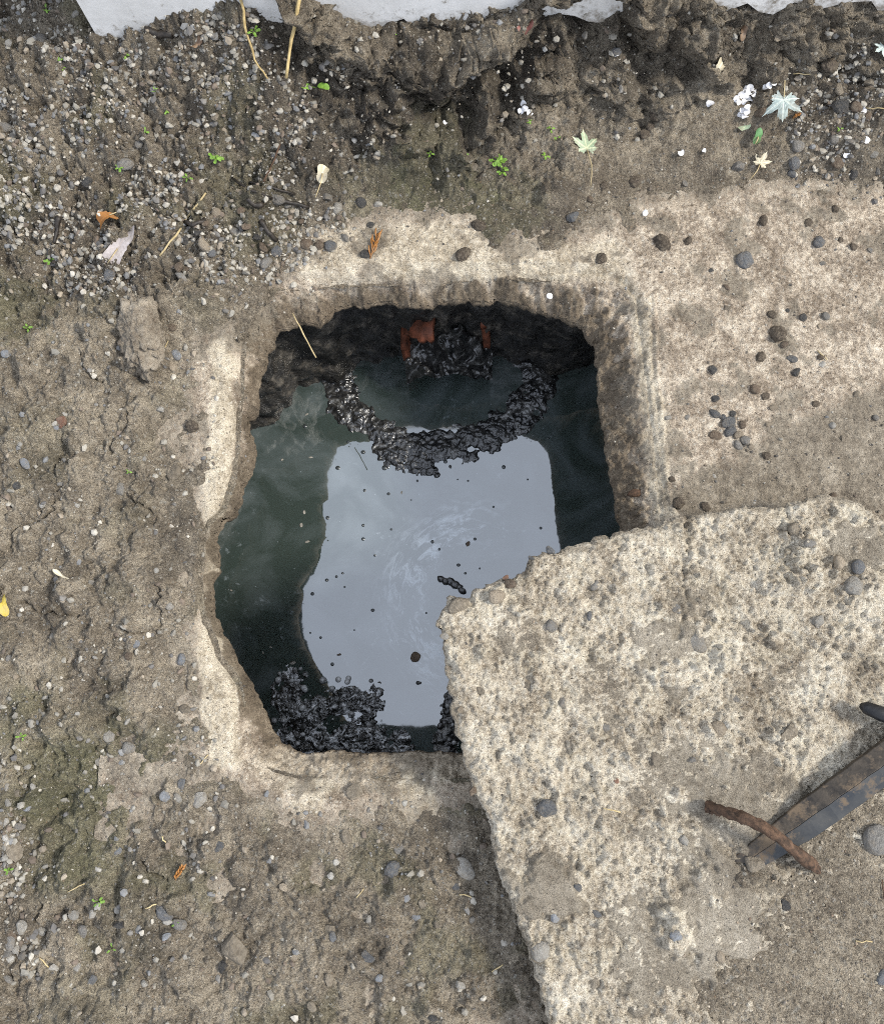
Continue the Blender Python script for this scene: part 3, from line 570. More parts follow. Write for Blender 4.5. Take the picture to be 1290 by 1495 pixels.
# ------------------------------------------------------------------ sludge on the water
def sludge(name, path, width, hgt, seed, label, mat=MAT_SLUDGE):
    P = poly(path, Z_WATER); a = P.min(0) - .07; b = P.max(0) + .07
    sx, sy = np.meshgrid(np.arange(a[0], b[0], .0016), np.arange(a[1], b[1], .0016))
    d = segdist(sx + .016 * fbm(sx, sy, 20, 3, seed), sy + .016 * fbm(sx, sy, 20, 3, seed + 9), P, False)
    q1, q2, qi = cells(sx + .003 * fbm(sx, sy, 60, 2, seed + 4), sy, 70, seed + 3); r1, r2, ri = cells(sx, sy, 170, seed + 6)
    f = 1.05 * (1 - d / (width * .00147)) + .50 * fbm(sx, sy, 17, 3, seed + 1) + .28 * fbm(sx, sy, 60, 3, seed + 8) + .22 * (.5 - q1)
    rdg = 1 - np.abs(fbm(sx + .004 * q1, sy, 48, 3, seed + 7, .45)); z = hgt * np.sqrt(np.clip(f, 0, 1.4)) * (.45 + .40 * rdg + .18 * np.clip(1 - q1, 0, 1) + .30 * fbm(sx, sy, 22, 2, seed + 12)) + .0006 * fbm(sx, sy, 130, 3, seed + 2) * np.clip(f * 2, 0, 1)
    o = link(name, grid_mesh(name, sx, sy, Z_WATER + z - .0008, f > -.03, mat, {}))
    return tag(o, label, 'sludge')
sludge('sludge_crust', [(425,508),(462,515),(490,540),(508,588),(538,625),(590,660),(650,655),(715,635),(765,605),(788,560),(775,520),(725,492)], 25, .008, 300, 'crusty ring of grey black sludge standing out of the water under the far edge')
sludge('sludge_mass', [(422,1000),(432,1045),(480,1035),(530,1025),(540,1070),(470,1080),(425,1090),(590,1100)], 23, .007, 400, 'frothy sludge mass floating in the lower left corner of the water', MAT_SCUM)
sludge('sludge_patch', [(662,1030),(655,1075),(640,1095),(690,1110)], 13, .007, 500, 'small dark sludge patch floating at the left edge of the cover slab')

# clay pipe stub at the far wall, cracked open, with sludge packed in it
pipe = tag(bpy.data.objects.new('clay_pipe', None), 'broken orange terracotta pipe jutting from the far chamber wall', 'pipe'); COL.objects.link(pipe)
pc = U(650, 470, -0.30); pipe.location = (pc[0], pc[1] + 0.005, -0.30)
def shell(a0, a1, r, th, L, seed, nm):
    V = []; fs = []; na, nl_ = 26, 10
    for side in (0, 1):
        for i in range(na):
            for j in range(nl_):
                a = math.radians(a0 + (a1 - a0) * i / (na - 1)); e = 0.014 * math.sin(i * 0.33 + seed) + 0.004 * math.sin(i * 2.1)
                l = -0.05 + (L + e) * j / (nl_ - 1); rr = (r + (0.012 if j > 6 else 0)) - side * th
                V.append((rr * math.cos(a), -l, rr * math.sin(a) - 0.55 * l))
    I = lambda s, i, j: s * na * nl_ + i * nl_ + j
    for i in range(na - 1):
        for j in range(nl_ - 1):
            fs.append((I(0,i,j), I(0,i+1,j), I(0,i+1,j+1), I(0,i,j+1))); fs.append((I(1,i,j), I(1,i,j+1), I(1,i+1,j+1), I(1,i+1,j)))
        fs.append((I(0,i,nl_-1), I(0,i+1,nl_-1), I(1,i+1,nl_-1), I(1,i,nl_-1)))
    for j in range(nl_ - 1):
        for i in (0, na - 1): fs.append((I(0,i,j), I(0,i,j+1), I(1,i,j+1), I(1,i,j)))
    return link(nm, pymesh(nm, V, fs, MAT_CLAY), pipe)
shell(105, 225, 0.080, 0.014, 0.10, 1, 'pipe_shell'); shell(-50, 25, 0.080, 0.014, 0.085, 2, 'pipe_shell')
sx, sy = np.meshgrid(np.arange(-.085, .1, .0025), np.arange(-.10, .10, .0025))
zz = .008 - .9 * np.abs(sx - .01) ** 1.3 + .55 * sy + .03 * fbm(sx, sy, 18, 3, 601) + .008 * fbm(sx, sy, 60, 2, 602)
link('sludge_filling', grid_mesh('sludge_filling', sx, sy, zz, sx > -9, MAT_SLUDGE, {}), pipe)

# ------------------------------------------------------------------ white wall along the top
wa = U(150, 34, 0.195); wb = U(1290, 2, 0.165); wd = (wb - wa) / np.linalg.norm(wb - wa); wnv = np.array([-wd[1], wd[0]])
nseg = 90; V = []; fs = []
for i in range(nseg + 1):
    p = wa - wd * 0.02 + wd * (2.2 * i / nseg); b = 0.15 + 0.012 * math.sin(i * 1.7) + 0.02 * random.random()
    for (o_, z) in ((0, b), (0, 1.25), (0.12, 1.25), (0.12, 0.0)): V.append((*(p + wnv * o_), z))
for i in range(nseg):
    for k in range(3): fs.append((i*4+k, (i+1)*4+k, (i+1)*4+k+1, i*4+k+1))
fs += [(0,1,2,3), tuple(nseg*4+k for k in (3,2,1,0))]
tag(link('wall', pymesh('wall', V, fs, MAT_PAINT, False)), 'white painted wall whose scuffed foot meets the top of the earth bank', 'wall')

# ------------------------------------------------------------------ stones
def ico(sub):
    import bmesh
    bm = bmesh.new(); bmesh.ops.create_icosphere(bm, subdivisions=sub, radius=1.0)
    V = np.array([v.co[:] for v in bm.verts]); f = np.array([[v.index for v in q.verts] for q in bm.faces]); bm.free(); return V, f
I1, F1 = ico(1); I2, F2 = ico(2); I3, F3 = ico(3)
def stone_shape(rng, angular, V0):
    V = V0.copy(); k = rng.uniform(0.85, 1.15, 3) * np.array([1.0, 0.78, 0.58])
    lump = 1 + 0.10 * np.sin(V @ rng.normal(0, 1.6, 3) + rng.uniform(0, 6)) + 0.07 * np.sin(V @ rng.normal(0, 3, 3) + rng.uniform(0, 6))
    V = V * lump[:, None]
    if not angular:
        for _ in range(4):
            n = rng.normal(0, 1, 3); n /= np.linalg.norm(n); d = V @ n - rng.uniform(.68, .85); V = V - np.outer(np.maximum(d, 0) * .85, n)
    if angular:
        for _ in range(9):
            n = rng.normal(0, 1, 3); n /= np.linalg.norm(n); h = rng.uniform(0.48, 0.8)
            d = V @ n - h; V = V - np.outer(np.maximum(d, 0), n)
    return V * k
rng = np.random.default_rng(3)
ROUND = [raw_mesh('pebble', stone_shape(rng, False, I3), F3, 3, STONE['grey']) for _ in range(12)]
ANG = [raw_mesh('stone_chip', stone_shape(rng, True, I3), F3, 3, STONE['grey'], False) for _ in range(9)]
CLOD = []
for q in range(5):
    V = stone_shape(rng, False, I3); V = V * (1 + 0.22 * fbm(V[:, 0] + 3 * V[:, 2], V[:, 1] - 2 * V[:, 2], 2.2, 3, 900 + q))[:, None]; CLOD.append(raw_mesh('earth_clod', V, F3, 3, STONE['clod']))
def zone(px, py):
    if px > 1150 and py < 300: return 'near the large silver leaf'
    if py < 300 and px > 690: return 'on the earth behind the pale slab'
    if py < 215: return 'high on the gravelly bank'
    if py < 312 and px < 700: return 'in the gravel behind the hole'
    if px < 340 and py < 425: return 'in the gravel by the orange leaf'
    if px < 560 and py < 425: return 'at the back left corner of the hole'
    if px > 840 and py < 470: return 'on the back of the pale slab'
    if px > 980 and 570 <= py < 670 and px < 1100: return 'in the little pile on the pale slab'
    if px > 840 and py < 720: return 'on the pale slab right of the hole'
    if px < 340 and py < 740: return 'on the cracked earth left of the hole'
    if px < 330 and py < 1130: return 'on the bare earth along the left side'
    if px < 60 and py > 1330: return 'in the lower left cluster'
    if px < 160: return 'on the mossy earth at lower left'
    if px < 400: return 'on the earth below the left rim corner'
    if px < 700: return 'on the earth in front of the hole'
    return 'on the earth over the cover slab'
PLACED = []
def stone(px, py, d, colr, kind='r', label=None, parent=None, onlid=False, sink=0.40):
    x, y, z = onground(px, py, onlid); r = d * 0.5 * (HC - z) / F * 1.12
    me = random.choice({'r': ROUND, 'a': ANG, 'c': CLOD}[kind])
    nm = {'r': 'pebble', 'a': 'stone_chip', 'c': 'earth_clod'}[kind]
    if parent: nm = 'aggregate_stone'
    o = link(nm, me, parent); o.material_slots[0].link = 'OBJECT'; o.material_slots[0].material = STONE[colr]
    o.location = (x, y, z + r * (0.58 - 2 * 0.58 * sink)); o.rotation_euler = (random.uniform(-.25, .25), random.uniform(-.25, .25), random.uniform(0, 6.28))
    o.scale = (r, r * random.uniform(.95, 1.1), r)
    if not parent:
        o['category'] = {'r': 'pebble', 'a': 'stone', 'c': 'clod'}[kind]
        if label: o['label'] = label
        else: PLACED.append((o, px, py, d, colr, kind))
    return o
CN = {'grey': 'grey', 'blue': 'blue grey', 'dark': 'near black', 'slate': 'slate', 'brown': 'brown', 'tan': 'tan', 'pale': 'pale grey', 'white': 'white', 'red': 'brick red', 'clod': 'dark brown', 'muddy': 'mud coated'}
ST = """60 59 24 grey r|285 94 22 grey r|8 187 22 grey r|203 211 14 grey r|182 240 26 grey r|128 266 18 dark r|411 215 14 dark r|179 197 16 brown a|476 287 20 grey a|493 304 18 pale r|527 296 18 dark r|552 299 14 white a|404 291 22 grey r|316 311 20 tan r|343 339 18 grey r|298 357 22 tan r|448 357 20 brown r|466 358 16 brown r|482 360 21 slate r|534 371 15 dark r|504 347 14 grey r|404 367 18 slate r|389 384 18 grey r|384 361 15 brown r|118 367 16 pale a|72 368 20 grey r|541 330 15 dark a|258 237 13 white a|552 223 11 white r|352 308 14 brown r|330 300 13 grey a|360 330 15 brown a|290 340 14 dark r|310 370 16 slate r|270 350 16 dark a|325 352 12 pale a|375 345 13 dark r|420 300 13 grey a|350 280 14 tan a|440 322 11 brown r|380 318 12 slate a|300 325 12 brown r|275 392 14 brown r|100 170 16 muddy a|150 150 18 muddy a|60 215 20 muddy a|230 190 15 muddy a|315 170 16 muddy a|340 205 18 grey a|250 130 13 muddy a|365 140 15 muddy a|420 160 16 muddy a|30 30 13 white a|50 20 12 pale a|15 65 14 white r|85 45 12 pale a|110 20 14 pale a|150 60 13 grey a|75 15 13 grey a|130 100 13 muddy a|20 130 14 muddy a|95 120 13 brown a
945 50 29 grey a|1136 53 18 tan a|1227 156 26 dark r|1250 156 22 brown r|1217 204 18 grey r|1078 242 22 grey a|1159 237 22 slate r|1156 254 18 slate a|1222 239 22 brown r|836 316 22 slate a|1087 381 29 slate r|965 355 26 clod c|693 242 17 muddy a|957 169 20 clod c|942 196 18 clod c|950 185 14 clod c|1113 164 22 brown r|783 60 9 pale a|1164 214 24 grey r|1240 205 16 grey a|1265 170 15 brown a|1275 225 14 pale a|1245 255 16 dark r|1280 250 13 grey a|1200 250 13 tan a|1190 215 14 tan a|1270 120 20 muddy a|1210 95 22 clod c|1225 130 22 muddy a|880 270 14 clod c|925 265 18 clod c|860 290 12 brown r|700 330 22 clod c|675 372 22 clod c|878 377 16 clod c|1000 268 12 grey a|860 20 15 grey a|735 85 14 muddy a|900 75 16 slate r|910 130 16 muddy a
8 517 15 blue r|257 518 16 blue r|252 535 18 tan a|265 404 17 grey r|261 390 14 brown r|160 402 19 slate r|92 615 22 red a|190 659 13 white a|29 648 10 white a|254 689 29 muddy a|89 707 9 grey r|24 709 13 dark r|37 677 14 blue r|281 623 18 clod c|251 478 12 brown r|273 486 20 muddy a|211 670 9 pale r|235 597 14 white a|63 737 13 white a|177 716 24 pale a|80 618 9 white a|82 624 9 blue r|145 705 10 tan a|112 738 10 white a|95 605 10 white a
1102 569 17 brown r|1044 582 13 dark r|1040 540 14 dark r|1172 464 12 dark r|1043 636 17 brown r|1064 617 20 slate r|1043 604 15 slate r|1056 609 13 slate a|1069 604 12 dark r|1066 630 18 slate r|1077 635 13 tan r|1088 643 15 grey r|1077 650 14 grey r|1096 652 9 tan r|1122 619 12 tan a|1083 620 12 brown c|1201 532 12 white a|1198 522 13 brown a|1215 621 11 white r|1060 419 10 brown r|1156 524 13 slate r|1161 543 16 dark a|1144 503 11 brown r|1126 460 14 clod c|1149 453 8 dark r|1194 354 18 slate c|1227 350 9 clod c|1004 351 12 clod c|1037 395 8 dark r|1114 323 15 clod c|1218 305 11 clod c|1180 326 13 clod c|1134 487 26 clod c|1109 521 16 clod c|1117 579 13 clod c|1127 596 14 tan a|1042 695 9 white a|1119 665 12 clod c|1002 609 9 grey r|1200 385 10 grey a|1245 360 12 clod c|1270 365 11 grey a|1205 462 14 grey r|1195 475 9 tan a|1060 450 13 muddy a|975 610 9 pale r|1278 610 10 grey r|1250 575 11 muddy a|1230 640 12 muddy a|1190 590 12 clod c|980 700 9 clod c|990 735 16 clod c|1030 740 14 clod c|1215 725 13 brown c
243 1162 19 blue a|291 1167 25 pale a|265 1145 18 slate a|260 1165 11 pale r|319 1236 17 slate a|20 1241 30 muddy a|8 1224 13 white a|8 1252 14 white a|40 1181 9 blue r|29 1207 12 grey r|143 1270 12 white a|108 1335 16 pale a|96 1340 11 white a|121 1360 19 grey a|143 1325 13 white a|136 1335 14 white a|31 1354 20 pale a|18 1365 13 brown r|15 1377 20 grey a|23 1385 12 white r|12 1390 15 grey a|17 1398 17 white a|79 1413 15 white a|113 1413 15 white a|262 1349 19 grey r|240 1332 24 slate r|245 1346 12 white r|243 1368 13 blue a|175 1351 16 dark a|172 1242 13 blue a|60 1360 14 white a|33 1397 15 grey a|12 1430 13 grey r|135 1431 15 slate a|271 1398 9 white a|212 1436 11 white a|325 1410 18 dark a|347 1385 46 muddy a|320 1350 16 muddy a|172 1330 13 pale a|10 1150 13 pale a|12 1172 12 pale a|25 1160 13 muddy a|8 1200 12 white a|35 1148 12 white a
678 1268 26 pale r|583 1240 16 grey a|573 1269 22 slate c|417 1293 19 tan a|665 1294 13 slate r|539 1343 13 pale a|491 1259 10 white r|483 1278 12 white a|486 1296 9 tan a|688 1343 10 grey r|673 1438 15 pale a|608 1339 14 blue a|537 1397 21 slate a|554 1428 11 blue r|485 1355 20 muddy a|486 1368 14 slate a|631 1485 14 dark r|508 1222 22 muddy a|520 1158 26 muddy a|617 1320 16 muddy a|455 1470 15 muddy a|390 1160 10 blue a|430 1400 12 tan a|590 1375 10 muddy r|640 1350 13 muddy a|480 1430 16 muddy a
265 963 15 blue r|188 1092 21 grey r|186 1053 12 white a|271 1036 16 muddy r|158 1017 11 white a|143 1112 13 pale a|161 1074 20 pale a|198 941 11 blue r|188 958 12 brown r|248 885 12 pale r|228 833 9 white r|180 916 8 white r|133 851 12 pale a|76 929 11 pale a|14 961 11 grey r|23 988 8 tan r|50 1149 12 white a|161 892 9 tan a|29 898 8 pale r|113 1043 9 white a|40 1120 9 white r|30 830 9 white a|157 842 9 pale r"""
for line in ST.split('\n'):
    for it in line.split('|'):
        a = it.split(); stone(float(a[0]), float(a[1]), float(a[2]), a[3], a[4])
stone(1281, 1226, 42, 'grey', 'r', 'big grey cobble at the right edge below the steel bar', None, True, .5)
stone(1146, 1321, 15, 'dark', 'r', 'small near black pebble on loose earth below the rusty rod', None, True)
stone(1287, 1427, 17, 'slate', 'r', 'slate grey pebble at the right edge near the bottom corner', None, True)
stone(1051, 1397, 13, 'tan', 'r', 'small tan pebble on loose earth at the bottom of the cover slab', None, True)
stone(1101, 1260, 29, 'muddy', 'a', 'grey stone jammed beside the tip of the steel bar', None, True)
stone(999, 1227, 16, 'pale', 'a', 'small pale chip lying left of the rusty rod', None, True)
stone(843, 1296, 13, 'slate', 'a', 'slate chip beside the dark mud stain on the cover slab', None, True)
stone(900, 1140, 9, 'red', 'a', 'tiny red chip on the cover slab', None, True)
for px, py, d, c, k, sk in ((724,872,28,'tan','r',.3),(669,884,28,'muddy','r',.3),(804,914,19,'grey','r',.4),(1017,938,25,'pale','r',.45),(1222,823,19,'tan','r',.2),(1243,857,28,'pale','r',.3),(1251,828,22,'slate','r',.35),(1181,794,15,'grey','r',.3),(1194,908,22,'pale','a',.45),(986,890,18,'grey','a',.5),(882,1062,14,'grey','r',.5),(1046,1064,26,'tan','r',.45),(820,1025,18,'grey','a',.5),(798,1182,32,'slate','a',.5),(808,1340,15,'blue','a',.35),(789,1390,26,'pale','r',.4),(986,1368,16,'blue','r',.2),(649,929,14,'pale','a',.3),(1150,1070,30,'muddy','a',.4),(1075,1020,12,'grey','a',.4),(745,853,16,'brown','c',.3),(738,843,10,'red','a',.3),(775,815,10,'slate','a',.3),(803,803,16,'slate','a',.4),(1160,775,22,'muddy','c',.4),(1010,1110,12,'grey','a',.4),(955,1108,20,'muddy','a',.4),(870,1335,12,'slate','r',.4),(960,1060,12,'muddy','a',.5),(690,1155,14,'brown','a',.3),(672,1035,12,'tan','a',.3),(655,975,10,'tan','a',.3),(868,855,14,'grey','r',.5),(860,900,12,'slate','r',.5),(770,1000,16,'muddy','a',.55),(700,1010,16,'muddy','a',.5),(930,820,12,'grey','a',.5)):
    stone(px, py, d, c, k, None, lid, True, sk)
# labels: size, colour, form and place; look-alikes in one place are told apart by their order from the left
groups = {}
for o, px, py, d, c, k in PLACED:
    sz = 'tiny' if d < 11 else 'small' if d < 15 else 'medium' if d < 21 else 'large'
    b = f"{sz} {CN[c]} {'rounded pebble' if k == 'r' else 'angular chip' if k == 'a' else 'earth crumb'} {zone(px, py)}"
    groups.setdefault(b, []).append((px, o)); o['group'] = {'r': 'pebbles lying on the ground', 'a': 'angular chips lying on the ground', 'c': 'crumbs of earth lying on the slab'}[k]
ORD = ['', 'second', 'third', 'fourth', 'fifth', 'sixth', 'seventh', 'eighth', 'ninth', 'tenth']
for b, L in groups.items():
    L.sort(key=lambda q: q[0])
    for i, (px, o) in enumerate(L):
        o['label'] = b if len(L) == 1 else ('leftmost ' if i == 0 else 'rightmost ' if i == len(L) - 1 else ORD[i] + ' from left, ') + b
# big lump of old concrete left of the hole
I5, F5 = ico(5); V = I5.copy(); V = V * (1 + .22 * fbm(V[:, 0] + 2 * V[:, 2], V[:, 1] * 2, 1.4, 2, 55) + .16 * fbm(V[:, 0] * 1.2 + V[:, 2], V[:, 1] * 2.4, 4, 4, 56, .62))[:, None] * np.array([.033, .074, .026]); x, y, z = onground(207, 488)
me = raw_mesh('rubble_lump', V, F5, 3, MAT_LUMP, True); add_attr(me, 'mask', np.tile([.25, .75, 0, 1.], (len(V), 1)))
rk = link('rubble_lump', me); rk.location = (x, y, z + .002); rk.rotation_euler.z = .22
tag(rk, 'long knobbly lump of grey rubble left of the back left corner of the hole', 'rock')

# loose gravel and grit nobody could count
def litter(name, n, sample, rmin, rmax, palette, label, onlid=False, flat=0.6):
    Vs = []; Cs = []; base = [stone_shape(rng, True, I1) for _ in range(24)]
    P = sample(n)
    for (x, y) in P:
        z = top(x, y, onlid)
        r = rmin + (rmax - rmin) * rng.random() ** 3
        V = base[rng.integers(24)]; q = rng.uniform(-.5, .5, 3); q[2] = rng.uniform(0, 6.28)
        Rm = np.array(Euler(q).to_matrix()); Vs.append((V * r) @ Rm.T + [x, y, z + r * .12])
        c = np.array(palette[rng.integers(len(palette))]) * rng.uniform(.75, 1.2); Cs.append(np.repeat(c[None], len(V), 0))
    nv = len(I1); fc = np.concatenate([F1 + i * nv for i in range(len(P))])
    me = raw_mesh(name, np.concatenate(Vs), fc, 3, MAT_GRAVEL, False); add_attr(me, 'tint', np.concatenate(Cs))
    return tag(link(name, me), label, 'gravel', kind='stuff')
PAL = [(.20,.185,.155),(.25,.23,.19),(.33,.305,.255),(.15,.14,.125),(.10,.095,.09),(.24,.20,.15),(.16,.16,.158),(.38,.35,.295),(.13,.10,.075),(.26,.24,.2)]
PALD = [(.06,.05,.04),(.10,.08,.06),(.14,.115,.085),(.05,.045,.04),(.2,.16,.12),(.3,.27,.22)]
dens = gravel * 0.9 + gravel2 * 0.8 + gravel3 * .9 + bank * .16 + 0.08 * left + .05 * (Y < 0)
dens = dens * (0.14 + np.clip(.45 + 1.7 * fbm(X, Y, 9, 3, 333), 0, 1.6)) * keep_s
def by_density(n):
    P = []
    while len(P) < n:
        a = np.stack([rng.uniform(-.82, .82, 20000), rng.uniform(-.52, 1.2, 20000)], -1)
        i = np.searchsorted(GX, a[:, 0]) - 1; j = np.searchsorted(GY, a[:, 1]) - 1
        P.extend(a[rng.random(20000) < dens[j, i]])
    return P[:n]
litter('gravel', 11000, by_density, .0018, .0090, PAL, 'loose grey and tan gravel strewn over the earth and the bank')
def on_soil(n):
    P = []
    while len(P) < n:
        a = np.stack([rng.uniform(-.82, .82, 9000), rng.uniform(-.52, 1.2, 9000)], -1)
        i = np.searchsorted(GX, a[:, 0]) - 1; j = np.searchsorted(GY, a[:, 1]) - 1
        P.extend(a[keep_s[j, i] & (E[j, i] > -0.01)])
    return P[:n]
litter('grit', 7000, on_soil, .0009, .0026, [tuple(.7 * v for v in c) for c in PAL] + PALD, 'fine grit and crumbs on the bare earth')
def on_conc(n):
    P = []
    while len(P) < n:
        a = np.stack([rng.uniform(-.42, .8, 9000), rng.uniform(-.3, .9, 9000)], -1)
        i = np.searchsorted(GX, a[:, 0]) - 1; j = np.searchsorted(GY, a[:, 1]) - 1
        P.extend(a[keep_c[j, i] & ~inl[j, i] & (rng.random(9000) < .25 + .9 * m_mud[j, i])])
    return P[:n]
litter('crumbs', 1800, on_conc, .0008, .004, PALD + PALD + PAL, 'crumbs of earth and grit scattered on the pale slab')
def on_lid(n):
    P = []
    while len(P) < n:
        a = np.stack([rng.uniform(-.05, .8, 9000), rng.uniform(-.55, .32, 9000)], -1)
        i = np.searchsorted(lx, a[:, 0]) - 1; j = np.searchsorted(ly, a[:, 1]) - 1
        P.extend(a[inL[j, i] & (dL[j, i] > .006) & (rng.random(9000) < .25 + .75 * (LE[j, i] < .02))])
    return P[:n]
litter('slab_grit', 2200, on_lid, .0008, .0032, [(c[0] * 1.1, c[1] * 1.0, c[2] * .9) for c in PAL] + PALD, 'grit and crumbs lying on the broken cover slab', True)

# ------------------------------------------------------------------ leaves
def star_leaf(name, outline, size, mat, curl, seed, veins, parent=None):
    """outline: (angle deg, radius) pairs round the leaf's middle; cut into rings so that it can curl"""
    A = np.array(outline, float); n = len(A); V = [(0, 0, 0)]; vn = [1.0]; fs = []; NR = 5
    rs = np.random.RandomState(seed)
    for k in range(1, NR + 1):
        for i in range(n):
            a = math.radians(A[i, 0]); r = A[i, 1] * k / NR; x = r * math.cos(a); y = r * math.sin(a)
            z = curl * (r * r * math.cos(2 * a + seed) + .5 * r ** 3 * math.sin(3 * a + seed * 2)) + .03 * rs.rand()
            V.append((x * size, y * size, z * size))
            dv = min(abs(r * math.sin(a - math.radians(b))) if math.cos(a - math.radians(b)) > 0 else r for b in veins); vn.append(max(0.0, 1 - dv / .045))
    for i in range(n): fs.append((0, 1 + i, 1 + (i + 1) % n))
    for k in range(NR - 1):
        for i in range(n): a = 1 + k * n + i; b = 1 + k * n + (i + 1) % n; fs.append((a, a + n, b + n, b))
    me = pymesh(name, V, fs, mat); add_attr(me, 'vein', np.repeat(np.array(vn)[:, None], 3, 1)); return link(name, me, parent)
def lobed(lobes, sinus, teeth=True):
    o = []; L = sorted(lobes)
    for i, (a, r) in enumerate(L):
        a2, r2 = L[(i + 1) % len(L)]; a2 += 360 * (i + 1 == len(L)); g = a2 - a
        o += [(a, r), (a + g * .07, r * .80), (a + g * .12, r * .83), (a + g * .2, r * .72), (a + g * .26, r * .74), (a + g * .34, r * .56), (a + g * .45, sinus), (a + g * .55, sinus), (a + g * .66, r2 * .56), (a + g * .74, r2 * .74), (a + g * .8, r2 * .72), (a + g * .88, r2 * .83), (a + g * .93, r2 * .80)]
    return o
MAPLE = lobed([(90, 1.0), (38, .86), (142, .86), (-8, .55), (188, .55), (270, .22)], .40)
OVAL = [(a, .5 + .5 * abs(math.sin(math.radians(a))) ** 1.6 if True else 1) for a in range(0, 360, 15)]
OVALS = [(a, (.36 + .64 * abs(math.sin(math.radians(a))) ** 3)) for a in range(0, 360, 12)]
OAK = [(a, (.3 + .7 * abs(math.sin(math.radians(a))) ** 2) * (1 + .18 * math.sin(math.radians(a * 7)))) for a in range(0, 360, 9)]
POINTY = [(a, (.30 + .7 * abs(math.sin(math.radians(a))) ** 5) * (1 + .05 * math.sin(math.radians(a * 9)))) for a in range(0, 360, 9)]
def leaf(px, py, size_px, shape, mat, tip_deg, label, stem=None, curl=.25, seed=1, cat='leaf', tilt=(0, 0), onlid=False, veins=None, lift=.004):
    x, y, z = onground(px, py, onlid); s = size_px * (HC - z) / F / 2
    e = tag(bpy.data.objects.new('leaf', None), label, cat); COL.objects.link(e); e.location = (x, y, z + lift)
    e.rotation_euler = (tilt[0], tilt[1], math.radians(tip_deg - 90))
    star_leaf('blade', shape, s, mat, curl, seed, veins or [90, 270], e)
    if stem:
        L = stem * (HC - z) / F; V, fs = tube([(0, -.1 * s, .001), (.05 * L, -.45 * s - .3 * L, .004), (.0, -.45 * s - .65 * L, .003), (-.08 * L, -.45 * s - L, -.001)], [.0011, .0009, .0008, .0007], 5)
        link('stem', pymesh('stem', V, fs, MAT_STRAW), e)
    return e
MV = [90, 38, 142, -8, 188, 270]
leaf(855, 220, 68, MAPLE, LEAF['pale_green'], 100, 'pale green maple leaf lying alone behind the pale slab', 46, .34, 1, veins=MV, tilt=(.15, .1), lift=.008)
leaf(1140, 152, 88, MAPLE, LEAF['silver'], 262, 'large silver maple leaf beside the white petals', 42, .32, 2, veins=MV, tilt=(-.1, .15), lift=.012)
leaf(1108, 241, 44, MAPLE, LEAF['cream'], 60, 'small cream maple leaf below the dark green leaf', 24, .25, 3, veins=MV, lift=.006)
leaf(1284, 76, 40, MAPLE, LEAF['silver'], 215, 'silver green leaf cut by the right edge of the picture', None, .2, 4, veins=MV, lift=.01)
leaf(177, 364, 82, POINTY, LEAF['lilac'], 60, 'long grey lilac leaf lying folded below the orange leaf', 14, .5, 5, tilt=(.1, .25), lift=.01)
leaf(162, 319, 40, OAK, LEAF['orange'], 200, 'curled orange oak leaf in the gravel at the left', 34, .7, 6, tilt=(.2, .2), lift=.01)
leaf(472, 256, 32, OVAL, LEAF['cream'], 80, 'pale cream leaf with a thin stalk behind the hole', 36, .4, 7, lift=.008)
leaf(1104, 203, 28, OVALS, LEAF['green'], 70, 'glossy dark green leaf under the white petals', 8, .3, 8, lift=.008)
leaf(1084, 189, 22, OVALS, LEAF['pale_green'], 20, 'narrow pale green leaf tucked beside the glossy dark one', None, .3, 9, lift=.006)
leaf(768, 46, 28, OVAL, LEAF['red'], 20, 'dull red leaf stuck high on the earth bank', None, .5, 10, tilt=(.5, 0), lift=.01)
leaf(1083, 52, 24, OVALS, LEAF['brown'], 80, 'dead brown leaf high on the bank at the right', None, .6, 11, tilt=(.4, 0), lift=.008)
leaf(8, 884, 34, OVALS, LEAF['yellow'], 105, 'yellow leaf at the left edge of the bare earth', None, .5, 12, lift=.008)
leaf(1047, 104, 34, OAK, LEAF['cream'], 60, 'crumpled pale dry leaf on the bank', None, .8, 13, tilt=(.5, .2), lift=.008)
leaf(93, 842, 36, [(a, (.10 + .9 * abs(math.sin(math.radians(a))) ** 12)) for a in range(0, 360, 6)], LEAF['cream'], 145, 'slim straw coloured blade on the earth at the left', None, .15, 14, lift=.004)
leaf(290, 68, 26, OAK, LEAF['brown'], 30, 'dark brown curled leaf under the white wall', None, .8, 15, tilt=(.4, 0), lift=.008)
def frond(px, py, size_px, tip, label, onlid=False):
    x, y, z = onground(px, py, onlid); s = size_px * (HC - z) / F
    e = tag(bpy.data.objects.new('cedar_frond', None), label, 'frond'); COL.objects.link(e); e.location = (x, y, z + .003); e.rotation_euler.z = math.radians(tip - 90)
    V, fs = tube([(0, -.5 * s, 0), (.03 * s, 0, .004), (0, .5 * s, 0)], [.0012, .0013, .0008], 5); link('rachis', pymesh('rachis', V, fs, LEAF['orange']), e)
    for k in range(10):
        t = -.42 + .09 * k; sd_ = 1 if k % 2 else -1; l = s * (.28 - .1 * abs(t)); l *= random.uniform(.5, 1.2); q = random.uniform(-.06, .08); V, fs = tube([(0, t * s, .001), (sd_ * l * .4, (t + .14 + q) * s, random.uniform(.002, .008)), (sd_ * l * .55, (t + .3 + q) * s, random.uniform(.001, .008))], [.0012, .0017, .0006], 5)
        link('leaflet', pymesh('leaflet', V, fs, LEAF['orange']), e)
frond(546, 360, 44, 75, 'orange cedar frond on the pale slab behind the hole')
frond(263, 1274, 22, 60, 'orange cedar frond on the earth below the hole')
frond(1160, 172, 12, 30, 'tiny orange cedar frond by the large silver leaf')

